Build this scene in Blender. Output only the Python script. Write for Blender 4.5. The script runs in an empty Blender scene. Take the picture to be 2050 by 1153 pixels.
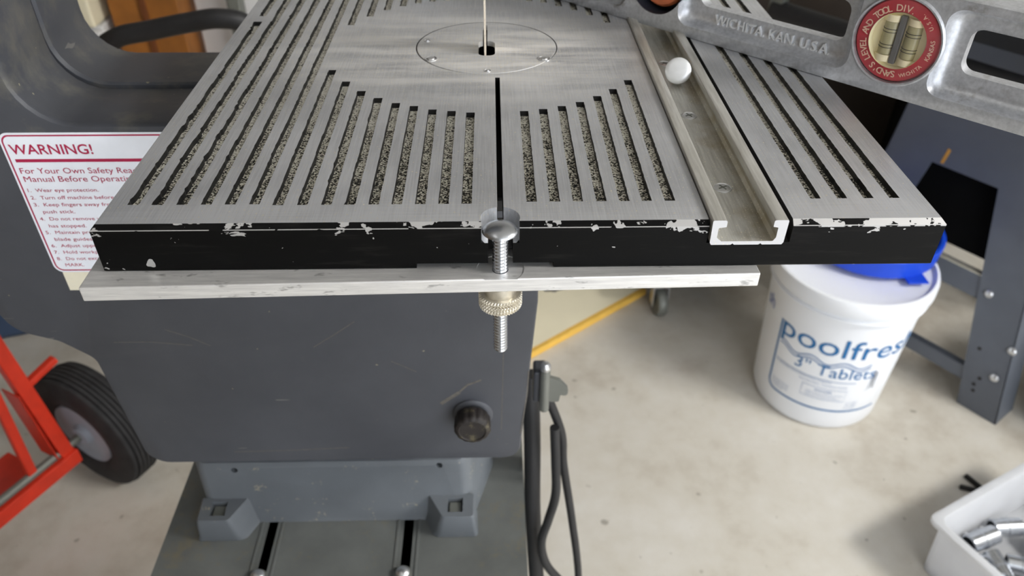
import bpy, bmesh, math, random
from mathutils import Vector, Matrix, noise
PI = math.pi
random.seed(7)
scene = bpy.context.scene
COL = scene.collection

# ------------------------------------------------------------------ camera
# world origin: front edge of the saw table at its blade slit, metres, z up
cam_data = bpy.data.cameras.new('camera')
cam = bpy.data.objects.new('camera', cam_data)
COL.objects.link(cam)
cam_data.sensor_width = 36.0
cam_data.lens = 1562.0 / 2050.0 * 36.0
cam_data.clip_start = 0.01
cam_data.dof.use_dof = True
cam_data.dof.focus_distance = 0.335
cam_data.dof.aperture_fstop = 15.0
# columns: camera right, up, backward in world axes
RX = Vector((0.9997, -0.0238, 0.0059))
FW = Vector((0.0224, 0.7914, -0.6108)).normalized()
RX = (RX - FW * RX.dot(FW)).normalized()
UP = RX.cross(FW)
cam.matrix_world = Matrix(((RX.x, UP.x, -FW.x, -0.0024), (RX.y, UP.y, -FW.y, -0.2523),
                           (RX.z, UP.z, -FW.z, 0.1636), (0, 0, 0, 1)))
scene.camera = cam

# ------------------------------------------------------------------ light
FLOOR = -1.05
CEIL = 1.45
world = bpy.data.worlds.new('world')
scene.world = world
world.use_nodes = True
wb = world.node_tree.nodes['Background']
wb.inputs[0].default_value = (0.90, 0.94, 1.0, 1)
wb.inputs[1].default_value = 2.7      # daylight through the open garage door behind the camera

def area(name, loc, size, power, color, target):
    l = bpy.data.lights.new(name, 'AREA')
    l.shape = 'RECTANGLE'; l.size, l.size_y = size
    l.energy = power; l.color = color
    o = bpy.data.objects.new(name, l); COL.objects.link(o)
    o.location = loc
    o.rotation_euler = (Vector(target) - Vector(loc)).to_track_quat('-Z', 'Y').to_euler()
    return o
area('ceiling_light', (2.22, -0.33, 1.38), (0.85, 0.5), 56, (1.0, 0.98, 0.95), (1.0, 0.6, -1))
area('ceiling_light', (-0.6, -0.3, 1.38), (0.3, 1.2), 1, (1.0, 0.97, 0.93), (-0.6, 0.3, -1))

vs = scene.view_settings
vs.view_transform = 'Standard'; vs.look = 'None'; vs.gamma = 1.0
vs.use_curve_mapping = False
vs.exposure = 0.56

# ------------------------------------------------------------------ materials
def srgb(r, g, b):
    f = lambda c: (c / 255 / 12.92) if c <= 10 else ((c / 255 + 0.055) / 1.055) ** 2.4
    return (f(r), f(g), f(b), 1.0)

class N:
    def __init__(s, name):
        s.m = bpy.data.materials.new(name); s.m.use_nodes = True
        s.t = s.m.node_tree; s.b = s.t.nodes['Principled BSDF']
        s.co = None
    def new(s, typ, **kw):
        n = s.t.nodes.new(typ)
        for k, v in kw.items(): setattr(n, k, v)
        return n
    def link(s, a, b): s.t.links.new(a, b)
    def coord(s, scale=(1, 1, 1)):
        if s.co is None: s.co = s.new('ShaderNodeTexCoord')
        mp = s.new('ShaderNodeMapping'); mp.inputs['Scale'].default_value = scale
        s.link(s.co.outputs['Object'], mp.inputs['Vector'])
        return mp.outputs[0]
    def noise(s, scale, detail=3, rough=0.5, stretch=(1, 1, 1), dist=0.0):
        n = s.new('ShaderNodeTexNoise')
        n.inputs['Scale'].default_value = scale; n.inputs['Detail'].default_value = detail
        n.inputs['Roughness'].default_value = rough; n.inputs['Distortion'].default_value = dist
        s.link(s.coord(stretch), n.inputs['Vector'])
        return n.outputs['Fac']
    def ramp(s, fac, stops):
        r = s.new('ShaderNodeValToRGB')
        el = r.color_ramp.elements
        while len(el) < len(stops): el.new(0.5)
        for e, (p, c) in zip(el, stops):
            e.position = p
            e.color = c if isinstance(c, tuple) else (c, c, c, 1)
        s.link(fac, r.inputs[0])
        return r.outputs[0]
    def math(s, op, a, b=None, clamp=False):
        n = s.new('ShaderNodeMath', operation=op); n.use_clamp = clamp
        for i, v in enumerate((a, b)):
            if v is None: continue
            if isinstance(v, (int, float)): n.inputs[i].default_value = v
            else: s.link(v, n.inputs[i])
        return n.outputs[0]
    def mix(s, fac, a, b):
        n = s.new('ShaderNodeMix', data_type='RGBA')
        for i, v in ((0, fac), (6, a), (7, b)):
            if isinstance(v, (int, float)): n.inputs[i].default_value = v
            elif isinstance(v, tuple): n.inputs[i].default_value = v
            else: s.link(v, n.inputs[i])
        return n.outputs[2]
    def xyz(s):
        n = s.new('ShaderNodeSeparateXYZ'); s.link(s.coord(), n.inputs[0]); return n.outputs
    def set(s, inp, v):
        if isinstance(v, (int, float, tuple)): s.b.inputs[inp].default_value = v
        else: s.link(v, s.b.inputs[inp])
    def bump(s, h, strength=0.3, dist=0.001):
        n = s.new('ShaderNodeBump'); n.inputs['Strength'].default_value = strength
        n.inputs['Distance'].default_value = dist
        s.link(h, n.inputs['Height']); s.link(n.outputs[0], s.b.inputs['Normal'])

def mat(name, c, rough=0.5, metal=0.0, var=0.12, vscale=20, bump=0.0, bscale=400, dust=0.0, dustc=None, dscale=60, spec=0.5):
    n = N(name)
    f = n.noise(vscale, 4)
    lo = tuple(x * (1 - var) for x in c[:3]) + (1,)
    hi = tuple(min(1, x * (1 + var)) for x in c[:3]) + (1,)
    colr = n.ramp(f, [(0.3, lo), (0.7, hi)])
    if dust > 0:
        d = n.ramp(n.math('ADD', n.math('MULTIPLY', n.noise(dscale, 6, 0.7), 0.75), n.math('MULTIPLY', n.noise(dscale * 12, 2, 0.6), 0.25)),
                   [(0.60 - dust * 0.3, 0.0), (0.66, 0.75)])
        colr = n.mix(d, colr, dustc or srgb(190, 180, 150))
    n.set('Base Color', colr); n.set('Roughness', rough); n.set('Metallic', metal)
    n.set('Specular IOR Level', spec)
    if bump: n.bump(n.noise(bscale, 3), bump, 0.0006)
    return n.m

def make_table_metal():
    n = N('ground_aluminium')
    lines = n.noise(300, 3, 0.6, (5, 0.12, 1))
    big = n.noise(11, 5, 0.6)
    x, y, z = n.xyz()
    edge = n.math('SUBTRACT', 1.0, n.math('MULTIPLY', y, 40.0), clamp=True)
    cross = n.math('MULTIPLY', n.noise(120, 3, 0.6, (0.15, 9, 1)), n.math('MULTIPLY', edge, 0.25))
    v = n.math('ADD', n.math('MULTIPLY', lines, 0.30), n.math('ADD', cross, n.math('MULTIPLY', big, 0.60)))
    base = n.ramp(v, [(0.36, srgb(184, 186, 190)), (0.58, srgb(218, 220, 224))])
    # sawdust scattered thickest round the blade
    dx = n.math('MULTIPLY', n.math('POWER', n.math('ADD', x, 0.01), 2.0), 0.55)
    dy = n.math('POWER', n.math('SUBTRACT', y, 0.18), 2.0)
    r = n.math('SQRT', n.math('ADD', dx, n.math('MULTIPLY', dy, 1.6)))
    near = n.math('SUBTRACT', 1.0, n.math('MULTIPLY', r, 9.5), clamp=True)
    film = n.math('MULTIPLY', near, n.ramp(n.noise(26, 5, 0.65, (0.4, 2.6, 1)), [(0.36, 0.0), (0.60, 0.9)]))
    speck = n.math('GREATER_THAN', n.math('ADD', n.noise(1100, 1, 0.5), n.math('MULTIPLY', near, 0.06)), 0.70)
    scr = n.math('GREATER_THAN', n.noise(60, 2, 0.5, (0.35, 16, 1), 0.4), 0.76)
    base = n.mix(n.math('MULTIPLY', scr, 0.3), base, srgb(226, 226, 224))
    colr = n.mix(film, base, srgb(244, 241, 236))
    colr = n.mix(speck, colr, srgb(228, 220, 196))
    n.set('Base Color', colr)
    n.set('Metallic', n.math('SUBTRACT', 0.66, n.math('MULTIPLY', n.math('MAXIMUM', film, speck), 0.6), clamp=True))
    n.set('Roughness', n.ramp(big, [(0.3, 0.38), (0.75, 0.46)]))
    n.bump(lines, 0.06, 0.0001)
    return n.m

def make_chipped():
    n = N('black_paint_chipped')
    x, y, z = n.xyz()
    top = n.math('MULTIPLY', n.math('ADD', z, 0.0062), 20.0)          # rises towards the top edge
    top = n.math('MAXIMUM', top, 0.0)
    right = n.math('MULTIPLY', n.math('GREATER_THAN', x, 0.112), n.math('MULTIPLY', n.math('GREATER_THAN', z, -0.0026), 0.12))
    lc = n.math('MULTIPLY', n.math('LESS_THAN', x, -0.1528), 0.07)
    rc = n.math('MULTIPLY', n.math('GREATER_THAN', x, 0.1722), 0.08)
    nz = n.noise(95, 4, 0.62, (0.8, 1, 1.4), 0.3)
    s = n.math('ADD', n.math('ADD', nz, top), n.math('ADD', right, n.math('ADD', lc, rc)))
    chip = n.math('GREATER_THAN', s, 0.68)
    small = n.math('GREATER_THAN', n.noise(420, 1, 0.5), 0.80)
    chip = n.math('MAXIMUM', chip, small)
    spots = n.math('GREATER_THAN', n.noise(150, 2, 0.5), 0.705)
    chip = n.math('MAXIMUM', chip, spots)
    lowz = n.math('LESS_THAN', n.math('ABSOLUTE', n.math('ADD', z, 0.0019)), 0.00016)
    chip = n.math('MAXIMUM', chip, n.math('MULTIPLY', lowz, n.math('GREATER_THAN', n.noise(50, 3, 0.6), 0.42)))
    smear = n.ramp(n.noise(60, 4, 0.7, (0.5, 1, 5)), [(0.55, 0.0), (0.8, 0.25)])
    black = n.mix(smear, srgb(9, 9, 9), srgb(60, 58, 55))
    n.set('Specular IOR Level', 0.1)
    n.set('Base Color', n.mix(chip, black, srgb(186, 185, 184)))
    n.set('Metallic', n.math('MULTIPLY', chip, 0.6))
    n.set('Roughness', n.mix(chip, (0.38, 0.38, 0.38, 1), (0.45, 0.45, 0.45, 1)))
    n.bump(n.math('SUBTRACT', 1.0, chip), 0.5, 0.0002)
    return n.m

def make_groove_dust():
    n = N('sawdust_in_groove')
    x, y, z = n.xyz()
    back = n.math('MULTIPLY', n.math('SUBTRACT', y, 0.02), 1.5)
    back = n.math('MINIMUM', n.math('MAXIMUM', back, 0.0), 0.15)
    f = n.math('ADD', n.math('ADD', n.math('MULTIPLY', n.noise(1300, 1, 0.5), 0.72), n.math('MULTIPLY', n.noise(70, 4, 0.7), 0.28)), n.math('MULTIPLY', back, 0.6))
    n.set('Base Color', n.ramp(f, [(0.44, srgb(34, 34, 32)), (0.50, srgb(120, 116, 104)), (0.55, srgb(226, 221, 202)), (0.62, srgb(250, 247, 236))]))
    n.set('Roughness', 0.95)
    n.bump(n.noise(1400, 2), 0.8, 0.0006)
    return n.m

def make_floor():
    n = N('painted_concrete')
    a = n.noise(2.2, 5, 0.6); b = n.noise(11, 5, 0.65)
    v = n.math('ADD', n.math('MULTIPLY', a, 0.55), n.math('MULTIPLY', b, 0.45))
    base = n.ramp(v, [(0.33, srgb(176, 167, 153)), (0.5, srgb(203, 198, 187)), (0.68, srgb(214, 211, 204))])
    st = n.ramp(n.noise(5.5, 4, 0.6), [(0.60, 0.0), (0.78, 0.45)])
    base = n.mix(st, base, srgb(148, 134, 112))
    sp = n.ramp(n.noise(38, 2, 0.4), [(0.735, 0.0), (0.78, 0.55)])
    base = n.mix(sp, base, srgb(104, 96, 82))
    n.set('Base Color', base); n.set('Roughness', 0.6)
    n.bump(n.noise(60, 5), 0.15, 0.002)
    return n.m

def make_scratched_paint():
    n = N('grey_hammered_paint')
    base = n.ramp(n.noise(9, 5, 0.65), [(0.3, srgb(60, 62, 68)), (0.72, srgb(73, 75, 81))])
    scr = n.math('GREATER_THAN', n.noise(26, 2, 0.5, (0.5, 1, 7), 0.8), 0.745)
    base = n.mix(n.math('MULTIPLY', scr, 0.35), base, srgb(150, 148, 140))
    x, y, z = n.xyz()
    dz = n.math('MULTIPLY', n.ramp(n.noise(32, 5, 0.65), [(0.52, 0.0), (0.76, 0.28)]), n.math('GREATER_THAN', z, -0.06))
    base = n.mix(dz, base, srgb(150, 144, 122))
    base = n.mix(n.math('MULTIPLY', n.math('GREATER_THAN', n.noise(240, 1), 0.79), 0.5), base, srgb(180, 172, 140))
    n.set('Base Color', base); n.set('Roughness', 0.5)
    n.bump(n.noise(700, 2), 0.12, 0.0005)
    return n.m

def make_cast_alu():
    n = N('cast_aluminium')
    v = n.math('ADD', n.math('MULTIPLY', n.noise(60, 5, 0.7), 0.6), n.math('MULTIPLY', n.noise(500, 2), 0.4))
    base = n.ramp(v, [(0.34, srgb(172, 174, 178)), (0.66, srgb(212, 214, 218))])
    st = n.ramp(n.noise(34, 5, 0.7), [(0.62, 0.0), (0.72, 0.6)])
    base = n.mix(st, base, srgb(112, 100, 86))
    n.set('Base Color', base); n.set('Metallic', 0.55); n.set('Roughness', 0.38)
    n.bump(n.noise(420, 3), 0.25, 0.0004)
    return n.m

def make_bar():
    n = N('extruded_aluminium')
    l = n.noise(120, 4, 0.7, (0.35, 4, 6))
    base = n.ramp(l, [(0.32, srgb(212, 211, 210)), (0.7, srgb(242, 241, 239))])
    d = n.ramp(n.noise(170, 3, 0.7, (0.5, 1, 1.6)), [(0.61, 0.0), (0.70, 0.5)])
    base = n.mix(d, base, srgb(84, 82, 80))
    n.set('Base Color', base); n.set('Metallic', 0.6); n.set('Roughness', 0.4)
    n.bump(l, 0.15, 0.0002)
    return n.m

def make_track():
    n = N('anodised_track')
    x, y, z = n.xyz()
    l = n.noise(120, 3, 0.6, (5, 0.3, 1))
    base = n.ramp(l, [(0.3, srgb(176, 174, 166)), (0.7, srgb(212, 211, 205))])
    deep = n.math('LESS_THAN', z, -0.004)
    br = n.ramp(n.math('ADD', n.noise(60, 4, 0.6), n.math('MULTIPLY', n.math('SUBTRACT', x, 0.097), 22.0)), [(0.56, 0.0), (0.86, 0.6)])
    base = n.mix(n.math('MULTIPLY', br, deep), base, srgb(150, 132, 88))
    front = n.math('LESS_THAN', y, -0.00215)
    base = n.mix(front, base, srgb(212, 212, 214))
    sp = n.math('GREATER_THAN', n.noise(1300, 1), 0.70)
    base = n.mix(n.math('MULTIPLY', sp, deep), base, srgb(232, 226, 204))
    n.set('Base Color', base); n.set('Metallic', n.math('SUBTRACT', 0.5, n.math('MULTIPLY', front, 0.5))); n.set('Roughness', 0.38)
    return n.m

def make_tire():
    n = N('tyre_rubber')
    base = n.ramp(n.noise(40, 4), [(0.3, srgb(34, 34, 36)), (0.7, srgb(52, 52, 54))])
    n.set('Base Color', base); n.set('Roughness', 0.8)
    return n.m

def make_plastic_translucent():
    n = N('translucent_plastic')
    n.set('Base Color', n.ramp(n.noise(12, 3), [(0.3, srgb(222, 224, 228)), (0.7, srgb(236, 238, 242))]))
    n.set('Roughness', 0.45)
    n.set('Transmission Weight', 0.0)
    tr = n.new('ShaderNodeBsdfTranslucent'); tr.inputs[0].default_value = (0.85, 0.86, 0.88, 1)
    tp = n.new('ShaderNodeBsdfTransparent')
    m1 = n.new('ShaderNodeMixShader'); m1.inputs[0].default_value = 0.4
    m2 = n.new('ShaderNodeMixShader'); m2.inputs[0].default_value = 0.12
    out = n.t.nodes['Material Output']
    n.link(n.b.outputs[0], m1.inputs[1]); n.link(tr.outputs[0], m1.inputs[2])
    n.link(m1.outputs[0], m2.inputs[1]); n.link(tp.outputs[0], m2.inputs[2])
    n.link(m2.outputs[0], out.inputs[0])
    return n.m

def make_clear():
    n = N('scuffed_clear_lens')
    tp = n.new('ShaderNodeBsdfTransparent'); tp.inputs[0].default_value = (1.0, 0.99, 0.99, 1)
    m = n.new('ShaderNodeMixShader')
    f = n.new('ShaderNodeFresnel'); f.inputs[0].default_value = 1.45
    fz = n.ramp(n.noise(90, 4, 0.7), [(0.4, 0.0), (0.75, 0.08)])
    n.link(n.math('ADD', n.math('MULTIPLY', f.outputs[0], 0.35), fz, clamp=True), m.inputs[0])
    n.set('Base Color', (0.7, 0.68, 0.68, 1)); n.set('Roughness', 0.2)
    n.link(tp.outputs[0], m.inputs[1]); n.link(n.b.outputs[0], m.inputs[2])
    n.link(m.outputs[0], n.t.nodes['Material Output'].inputs[0])
    return n.m

M = dict(
    top=make_table_metal(), chip=make_chipped(), dust=make_groove_dust(), floor=make_floor(),
    cast=make_scratched_paint(), alu=make_cast_alu(), bar=make_bar(), track=make_track(), tire=make_tire(),
    bin=make_plastic_translucent(), lens=make_clear(),
    black=mat('black_enamel', srgb(16, 16, 17), 0.45),
    matteblack=mat('matte_black', srgb(12, 12, 12), 0.9, spec=0.1),
    dark=mat('dark_casting', srgb(30, 31, 33), 0.6, dust=0.0),
    zinc=mat('zinc_plated_steel', srgb(196, 200, 206), 0.26, 0.95, 0.08, 200),
    bright=mat('polished_aluminium', srgb(236, 238, 240), 0.38, 0.45, 0.05, 200),
    steel=mat('bright_steel', srgb(215, 216, 218), 0.3, 0.9, 0.08, 300),
    knurl=mat('nickel_knurl', srgb(216, 210, 196), 0.34, 0.75, 0.12, 300),
    blade=mat('blade_steel', srgb(226, 216, 200), 0.45, 0.3, 0.08, 300),
    label=mat('label_film', srgb(232, 236, 244), 0.4, 0, 0.04, 60),
    redink=mat('red_ink', srgb(168, 28, 72), 0.5, 0, 0.06, 400),
    tape=mat('cream_tape', srgb(228, 222, 200), 0.7, 0, 0.05, 90),
    knob=mat('dusty_black_plastic', srgb(34, 29, 27), 0.6, 0, 0.2, 120, dust=0.15, dustc=srgb(112, 104, 78), dscale=90),
    base=mat('base_grey_paint', srgb(100, 105, 110), 0.5, 0, 0.10, 20, bump=0.15, bscale=500, dust=0.02, dscale=45),
    stand=mat('stand_grey_paint', srgb(98, 101, 99), 0.6, 0, 0.14, 30, bump=0.2, bscale=500, dust=0.22, dustc=srgb(112, 106, 88), dscale=16),
    cable=mat('cable_rubber', srgb(34, 34, 36), 0.55, 0, 0.12, 60),
    rodgrey=mat('dull_zinc', srgb(120, 122, 116), 0.5, 0.4),
    red=mat('red_enamel', srgb(206, 50, 26), 0.45, 0, 0.14, 30),
    rim=mat('wheel_rim_paint', srgb(160, 168, 180), 0.5, 0.0),
    bucket=mat('white_polyethylene', srgb(240, 243, 248), 0.42, 0, 0.02, 10),
    blueink=mat('blue_ink', srgb(40, 84, 172), 0.5, 0, 0.08, 100),
    tealink=mat('teal_ink', srgb(36, 110, 168), 0.5, 0, 0.08, 100),
    paleink=mat('pale_blue_ink', srgb(112, 140, 180), 0.5, 0, 0.08, 100),
    bluelid=mat('blue_plastic', srgb(20, 72, 205), 0.4, 0, 0.06, 30),
    legs=mat('bluegrey_powder_coat', srgb(92, 97, 106), 0.5, 0, 0.08, 14, bump=0.1, bscale=300),
    charcoal=mat('charcoal_plastic', srgb(40, 42, 44), 0.6),
    cabinet=mat('dark_brown_cabinet', srgb(52, 44, 38), 0.55),
    wood=mat('orange_brown_wood', srgb(150, 94, 36), 0.55, 0, 0.22, 16),
    wooddark=mat('dark_wood_seam', srgb(110, 60, 22), 0.6),
    white=mat('white_paint', srgb(222, 222, 222), 0.5, 0, 0.03, 8),
    cream=mat('cream_laminate', srgb(238, 230, 202), 0.5, 0, 0.03, 12),
    yellow=mat('yellow_edging', srgb(232, 186, 84), 0.55, 0, 0.06, 40),
    wall=mat('painted_wall', srgb(205, 203, 198), 0.8, 0, 0.03, 4),
    walldark=mat('low_bounce_wall', srgb(120, 104, 86), 0.8, 0, 0.06, 4),  # unseen left wall, darkened so it bounces less light
    scuff=mat('paint_scuff', srgb(96, 92, 86), 0.7, 0, 0.25, 300),
    vialcream=mat('vial_plastic', srgb(255, 244, 204), 0.5, 0, 0.03, 80),
    vialred=mat('vial_ring_red', srgb(196, 62, 72), 0.5, 0, 0.10, 60),
    vialorange=mat('vial_ring_orange', srgb(226, 128, 84), 0.5, 0, 0.15, 160),
    vialtext=mat('vial_lettering', srgb(246, 216, 190), 0.6),
    vialglass=mat('vial_liquid', srgb(186, 180, 140), 0.2, 0, 0.12, 120),
    vialgrey=mat('vial_divider', srgb(110, 110, 108), 0.5),
    navy=mat('dark_navy', srgb(44, 48, 58), 0.45),
    totes=mat('blue_grey_tote', srgb(58, 76, 104), 0.5),
    orange=mat('orange_scuff', srgb(214, 156, 66), 0.6),
)

# ------------------------------------------------------------------ mesh helpers
def tag(o, label=None, cat=None, group=None, kind=None):
    if label: o['label'] = label
    if cat: o['category'] = cat
    if group: o['group'] = group
    if kind: o['kind'] = kind
    return o

def obj(name, bm, mats, parent=None, smooth=False, angle=35):
    me = bpy.data.meshes.new(name)
    bmesh.ops.recalc_face_normals(bm, faces=bm.faces[:])
    bm.to_mesh(me); bm.free()
    if not isinstance(mats, (list, tuple)): mats = [mats]
    for m in mats: me.materials.append(m)
    if smooth:
        for p in me.polygons: p.use_smooth = True
        try: me.set_sharp_from_angle(angle=math.radians(angle))
        except Exception: pass
    o = bpy.data.objects.new(name, me); COL.objects.link(o)
    if parent: o.parent = parent
    return o

def thing(name, label, cat, loc=(0, 0, 0), rz=0, group=None):
    o = bpy.data.objects.new(name, None); COL.objects.link(o)
    o.empty_display_size = 0.02
    o.location = loc; o.rotation_euler = (0, 0, rz)
    return tag(o, label, cat, group)

def box(bm, lo, hi, bevel=0.0, mi=0, M4=None, segs=2):
    vs_ = [bm.verts.new((x, y, z)) for x in (lo[0], hi[0]) for y in (lo[1], hi[1]) for z in (lo[2], hi[2])]
    idx = [(0, 1, 3, 2), (4, 6, 7, 5), (0, 4, 5, 1), (2, 3, 7, 6), (0, 2, 6, 4), (1, 5, 7, 3)]
    fs = [bm.faces.new([vs_[i] for i in f]) for f in idx]
    for f in fs: f.material_index = mi
    if bevel > 0:
        es = list({e for f in fs for e in f.edges})
        r = bmesh.ops.bevel(bm, geom=es, offset=bevel, segments=segs, affect='EDGES', profile=0.5)
        for f in r['faces']: f.material_index = mi
        vs_ = list({v for f in r['faces'] for v in f.verts} | {v for v in vs_ if v.is_valid})
    if M4 is not None:
        bmesh.ops.transform(bm, matrix=M4, verts=[v for v in vs_ if v.is_valid])

def loft(bm, rings, cap=(True, True), mi=0, closed=True):
    vr = [[bm.verts.new(p) for p in r] for r in rings]
    n = len(vr[0]); out = []
    for a, b in zip(vr[:-1], vr[1:]):
        for i in range(n if closed else n - 1):
            j = (i + 1) % n
            out.append(bm.faces.new((a[i], a[j], b[j], b[i])))
    if cap[0]: out.append(bm.faces.new(vr[0][::-1]))
    if cap[1]: out.append(bm.faces.new(vr[-1]))
    for f in out: f.material_index = mi
    return vr

def lathe(bm, prof, seg=32, M4=None, mi=0, cap=(True, True)):
    rings = []
    for r, z in prof:
        ring = [Vector((r * math.cos(2 * PI * i / seg), r * math.sin(2 * PI * i / seg), z)) for i in range(seg)]
        if M4 is not None: ring = [M4 @ p for p in ring]
        rings.append(ring)
    return loft(bm, rings, cap, mi)

def axis_mat(loc, direction):
    return Matrix.Translation(Vector(loc)) @ Vector(direction).to_track_quat('Z', 'Y').to_matrix().to_4x4()

def smooth_path(pts, n=8):
    P = [Vector(p) for p in pts]; out = []
    for i in range(len(P) - 1):
        p0 = P[max(i - 1, 0)]; p1 = P[i]; p2 = P[i + 1]; p3 = P[min(i + 2, len(P) - 1)]
        for k in range(n):
            t = k / n
            out.append(0.5 * ((2 * p1) + (p2 - p0) * t + (2 * p0 - 5 * p1 + 4 * p2 - p3) * t * t + (3 * p1 - p0 - 3 * p2 + p3) * t ** 3))
    out.append(P[-1]); return out

def tube(bm, pts, r, seg=14, mi=0):
    pts = [Vector(p) for p in pts]
    rings = []; up = None
    for i, p in enumerate(pts):
        d = (pts[min(i + 1, len(pts) - 1)] - pts[max(i - 1, 0)]).normalized()
        if up is None:
            up = d.orthogonal().normalized()
        up = (up - d * up.dot(d)).normalized()
        s = d.cross(up)
        rings.append([p + r * (math.cos(2 * PI * k / seg) * up + math.sin(2 * PI * k / seg) * s) for k in range(seg)])
    loft(bm, rings, mi=mi)

def beam(bm, a, b, w, h, upv=(0, 0, 1), bevel=0.0, mi=0):
    a, b = Vector(a), Vector(b); d = b - a; L = d.length; d.normalize()
    s = d.cross(Vector(upv)).normalized(); u = s.cross(d)
    R4 = Matrix((( d.x, s.x, u.x, a.x), (d.y, s.y, u.y, a.y), (d.z, s.z, u.z, a.z), (0, 0, 0, 1)))
    box(bm, (0, -w / 2, -h / 2), (L, w / 2, h / 2), bevel, mi, R4)

def fillet(pts, seg=6):
    """closed 2-D outline, each (x, y, r) corner rounded"""
    out = []; n = len(pts)
    for i in range(n):
        p = Vector(pts[i][:2]); r = pts[i][2]
        a = Vector(pts[i - 1][:2]) - p; b = Vector(pts[(i + 1) % n][:2]) - p
        if r <= 0: out.append(p); continue
        la, lb = a.length, b.length; a.normalize(); b.normalize()
        ang = a.angle(b)
        t = min(r / math.tan(ang / 2), la * 0.49, lb * 0.49)
        rr = t * math.tan(ang / 2)
        c = p + (a + b).normalized() * (rr / math.sin(ang / 2))
        s = p + a * t - c; e = p + b * t - c
        tot = s.angle(e); sgn = 1 if s.x * e.y - s.y * e.x > 0 else -1
        for k in range(seg + 1):
            th = sgn * tot * k / seg
            out.append(c + Vector((s.x * math.cos(th) - s.y * math.sin(th), s.x * math.sin(th) + s.y * math.cos(th))))
    return out

def prism_xz(bm, pts, y0, y1, mi=0):
    return loft(bm, [[(p[0], y0, p[1]) for p in pts], [(p[0], y1, p[1]) for p in pts]], mi=mi)
def prism_xy(bm, pts, z0, z1, mi=0):
    return loft(bm, [[(p[0], p[1], z0) for p in pts], [(p[0], p[1], z1) for p in pts]], mi=mi)

def boolean(o, bm_cut, op='DIFFERENCE'):
    me = bpy.data.meshes.new('cut')
    bmesh.ops.recalc_face_normals(bm_cut, faces=bm_cut.faces[:])
    bm_cut.to_mesh(me); bm_cut.free()
    c = bpy.data.objects.new('cut', me); COL.objects.link(c)
    par = o.parent; o.parent = None; o.matrix_world = Matrix.Identity(4)
    md = o.modifiers.new('b', 'BOOLEAN'); md.operation = op; md.solver = 'EXACT'; md.object = c
    md.use_self = True
    dg = bpy.context.evaluated_depsgraph_get(); dg.update()
    new = bpy.data.meshes.new_from_object(o.evaluated_get(dg))
    o.modifiers.remove(md); old = o.data; o.data = new; new.name = old.name
    bpy.data.objects.remove(c); bpy.data.meshes.remove(old)
    if par: o.parent = par

def text_bm(bm, s, M4, width=None, cap=0.01, depth=0.0001, mi=0, align='LEFT', bold=0.0, shear=0.0):
    """flat lettering: cap height in metres, optional total width; local x right, y up, z out"""
    cu = bpy.data.curves.new('t', 'FONT'); cu.body = s; cu.size = 1.0; cu.extrude = 0.0; cu.offset = bold; cu.shear = shear
    cu.resolution_u = 3
    ob = bpy.data.objects.new('t', cu); COL.objects.link(ob)
    dg = bpy.context.evaluated_depsgraph_get(); dg.update()
    me = bpy.data.meshes.new_from_object(ob.evaluated_get(dg))
    bpy.data.objects.remove(ob); bpy.data.curves.remove(cu)
    xs = [v.co.x for v in me.vertices]
    if not xs: return
    x0, x1 = min(xs), max(xs)
    sy = cap / 0.69
    sx = width / (x1 - x0) if width else sy
    off = {'LEFT': -x0, 'CENTER': -(x0 + x1) / 2}[align]
    vm = [bm.verts.new(M4 @ Vector(((v.co.x + off) * sx, v.co.y * sy, depth))) for v in me.vertices]
    for p in me.polygons:
        try:
            f = bm.faces.new([vm[i] for i in p.vertices]); f.material_index = mi
        except ValueError: pass
    bpy.data.meshes.remove(me)

def thicken(o, t):
    md = o.modifiers.new('thickness', 'SOLIDIFY'); md.thickness = t; md.offset = 0
    return o

FRONT = lambda x, y, z: Matrix.Translation((x, y, z)) @ Matrix.Rotation(PI / 2, 4, 'X')   # lettering facing -y

# ------------------------------------------------------------------ the room
def struct(name, bm, m):
    return tag(obj(name, bm, m), kind='structure')
bm = bmesh.new(); box(bm, (-2.3, -2.2, FLOOR - 0.1), (2.6, 3.0, FLOOR)); struct('floor', bm, M['floor'])
bm = bmesh.new(); box(bm, (-2.3, 3.0, FLOOR), (2.6, 3.1, CEIL)); struct('wall_back', bm, M['wall'])
bm = bmesh.new(); box(bm, (-2.4, -2.2, FLOOR), (-2.3, 3.1, CEIL)); struct('wall_left', bm, M['walldark'])
bm = bmesh.new(); box(bm, (2.6, -2.2, FLOOR), (2.7, 3.1, CEIL)); struct('wall_right', bm, M['wall'])
bm = bmesh.new(); box(bm, (-2.3, -2.3, FLOOR), (0.25, -2.2, CEIL)); struct('wall_blocker_front', bm, M['wall'])  # added unseen wall, keeps ambient light off the left floor
bm = bmesh.new(); box(bm, (-2.4, -2.2, CEIL), (2.7, 3.1, CEIL + 0.1)); struct('ceiling', bm, M['wall'])
bm = bmesh.new(); box(bm, (-2.3, 2.985, FLOOR), (2.6, 3.0, FLOOR + 0.09), 0.004); struct('baseboard_back', bm, M['white'])

# ------------------------------------------------------------------ the band saw
saw = thing('band_saw', 'grey cast band saw with slotted aluminium table, standing on the dusty stand', 'band saw', (0, 0, 0))

# --- table: slab with a narrow chamfer
TX0, TX1, TY1, TZ = -0.1566, 0.1744, 0.345, -0.0209
bm = bmesh.new()
ch = 0.0019
def ring(ix, z, iy=None):
    iy = ix if iy is None else iy
    return [(TX0 + ix, iy, z), (TX1 - ix, iy, z), (TX1 - ix, TY1 - iy, z), (TX0 + ix, TY1 - iy, z)]
loft(bm, [ring(0.0004, TZ), ring(0, TZ + 0.0005), ring(0, -ch), ring(ch * 0.9, 0.0, ch * 1.1)])
table = obj('table', bm, [M['top'], M['chip'], M['dust'], M['black']], saw)

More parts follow.
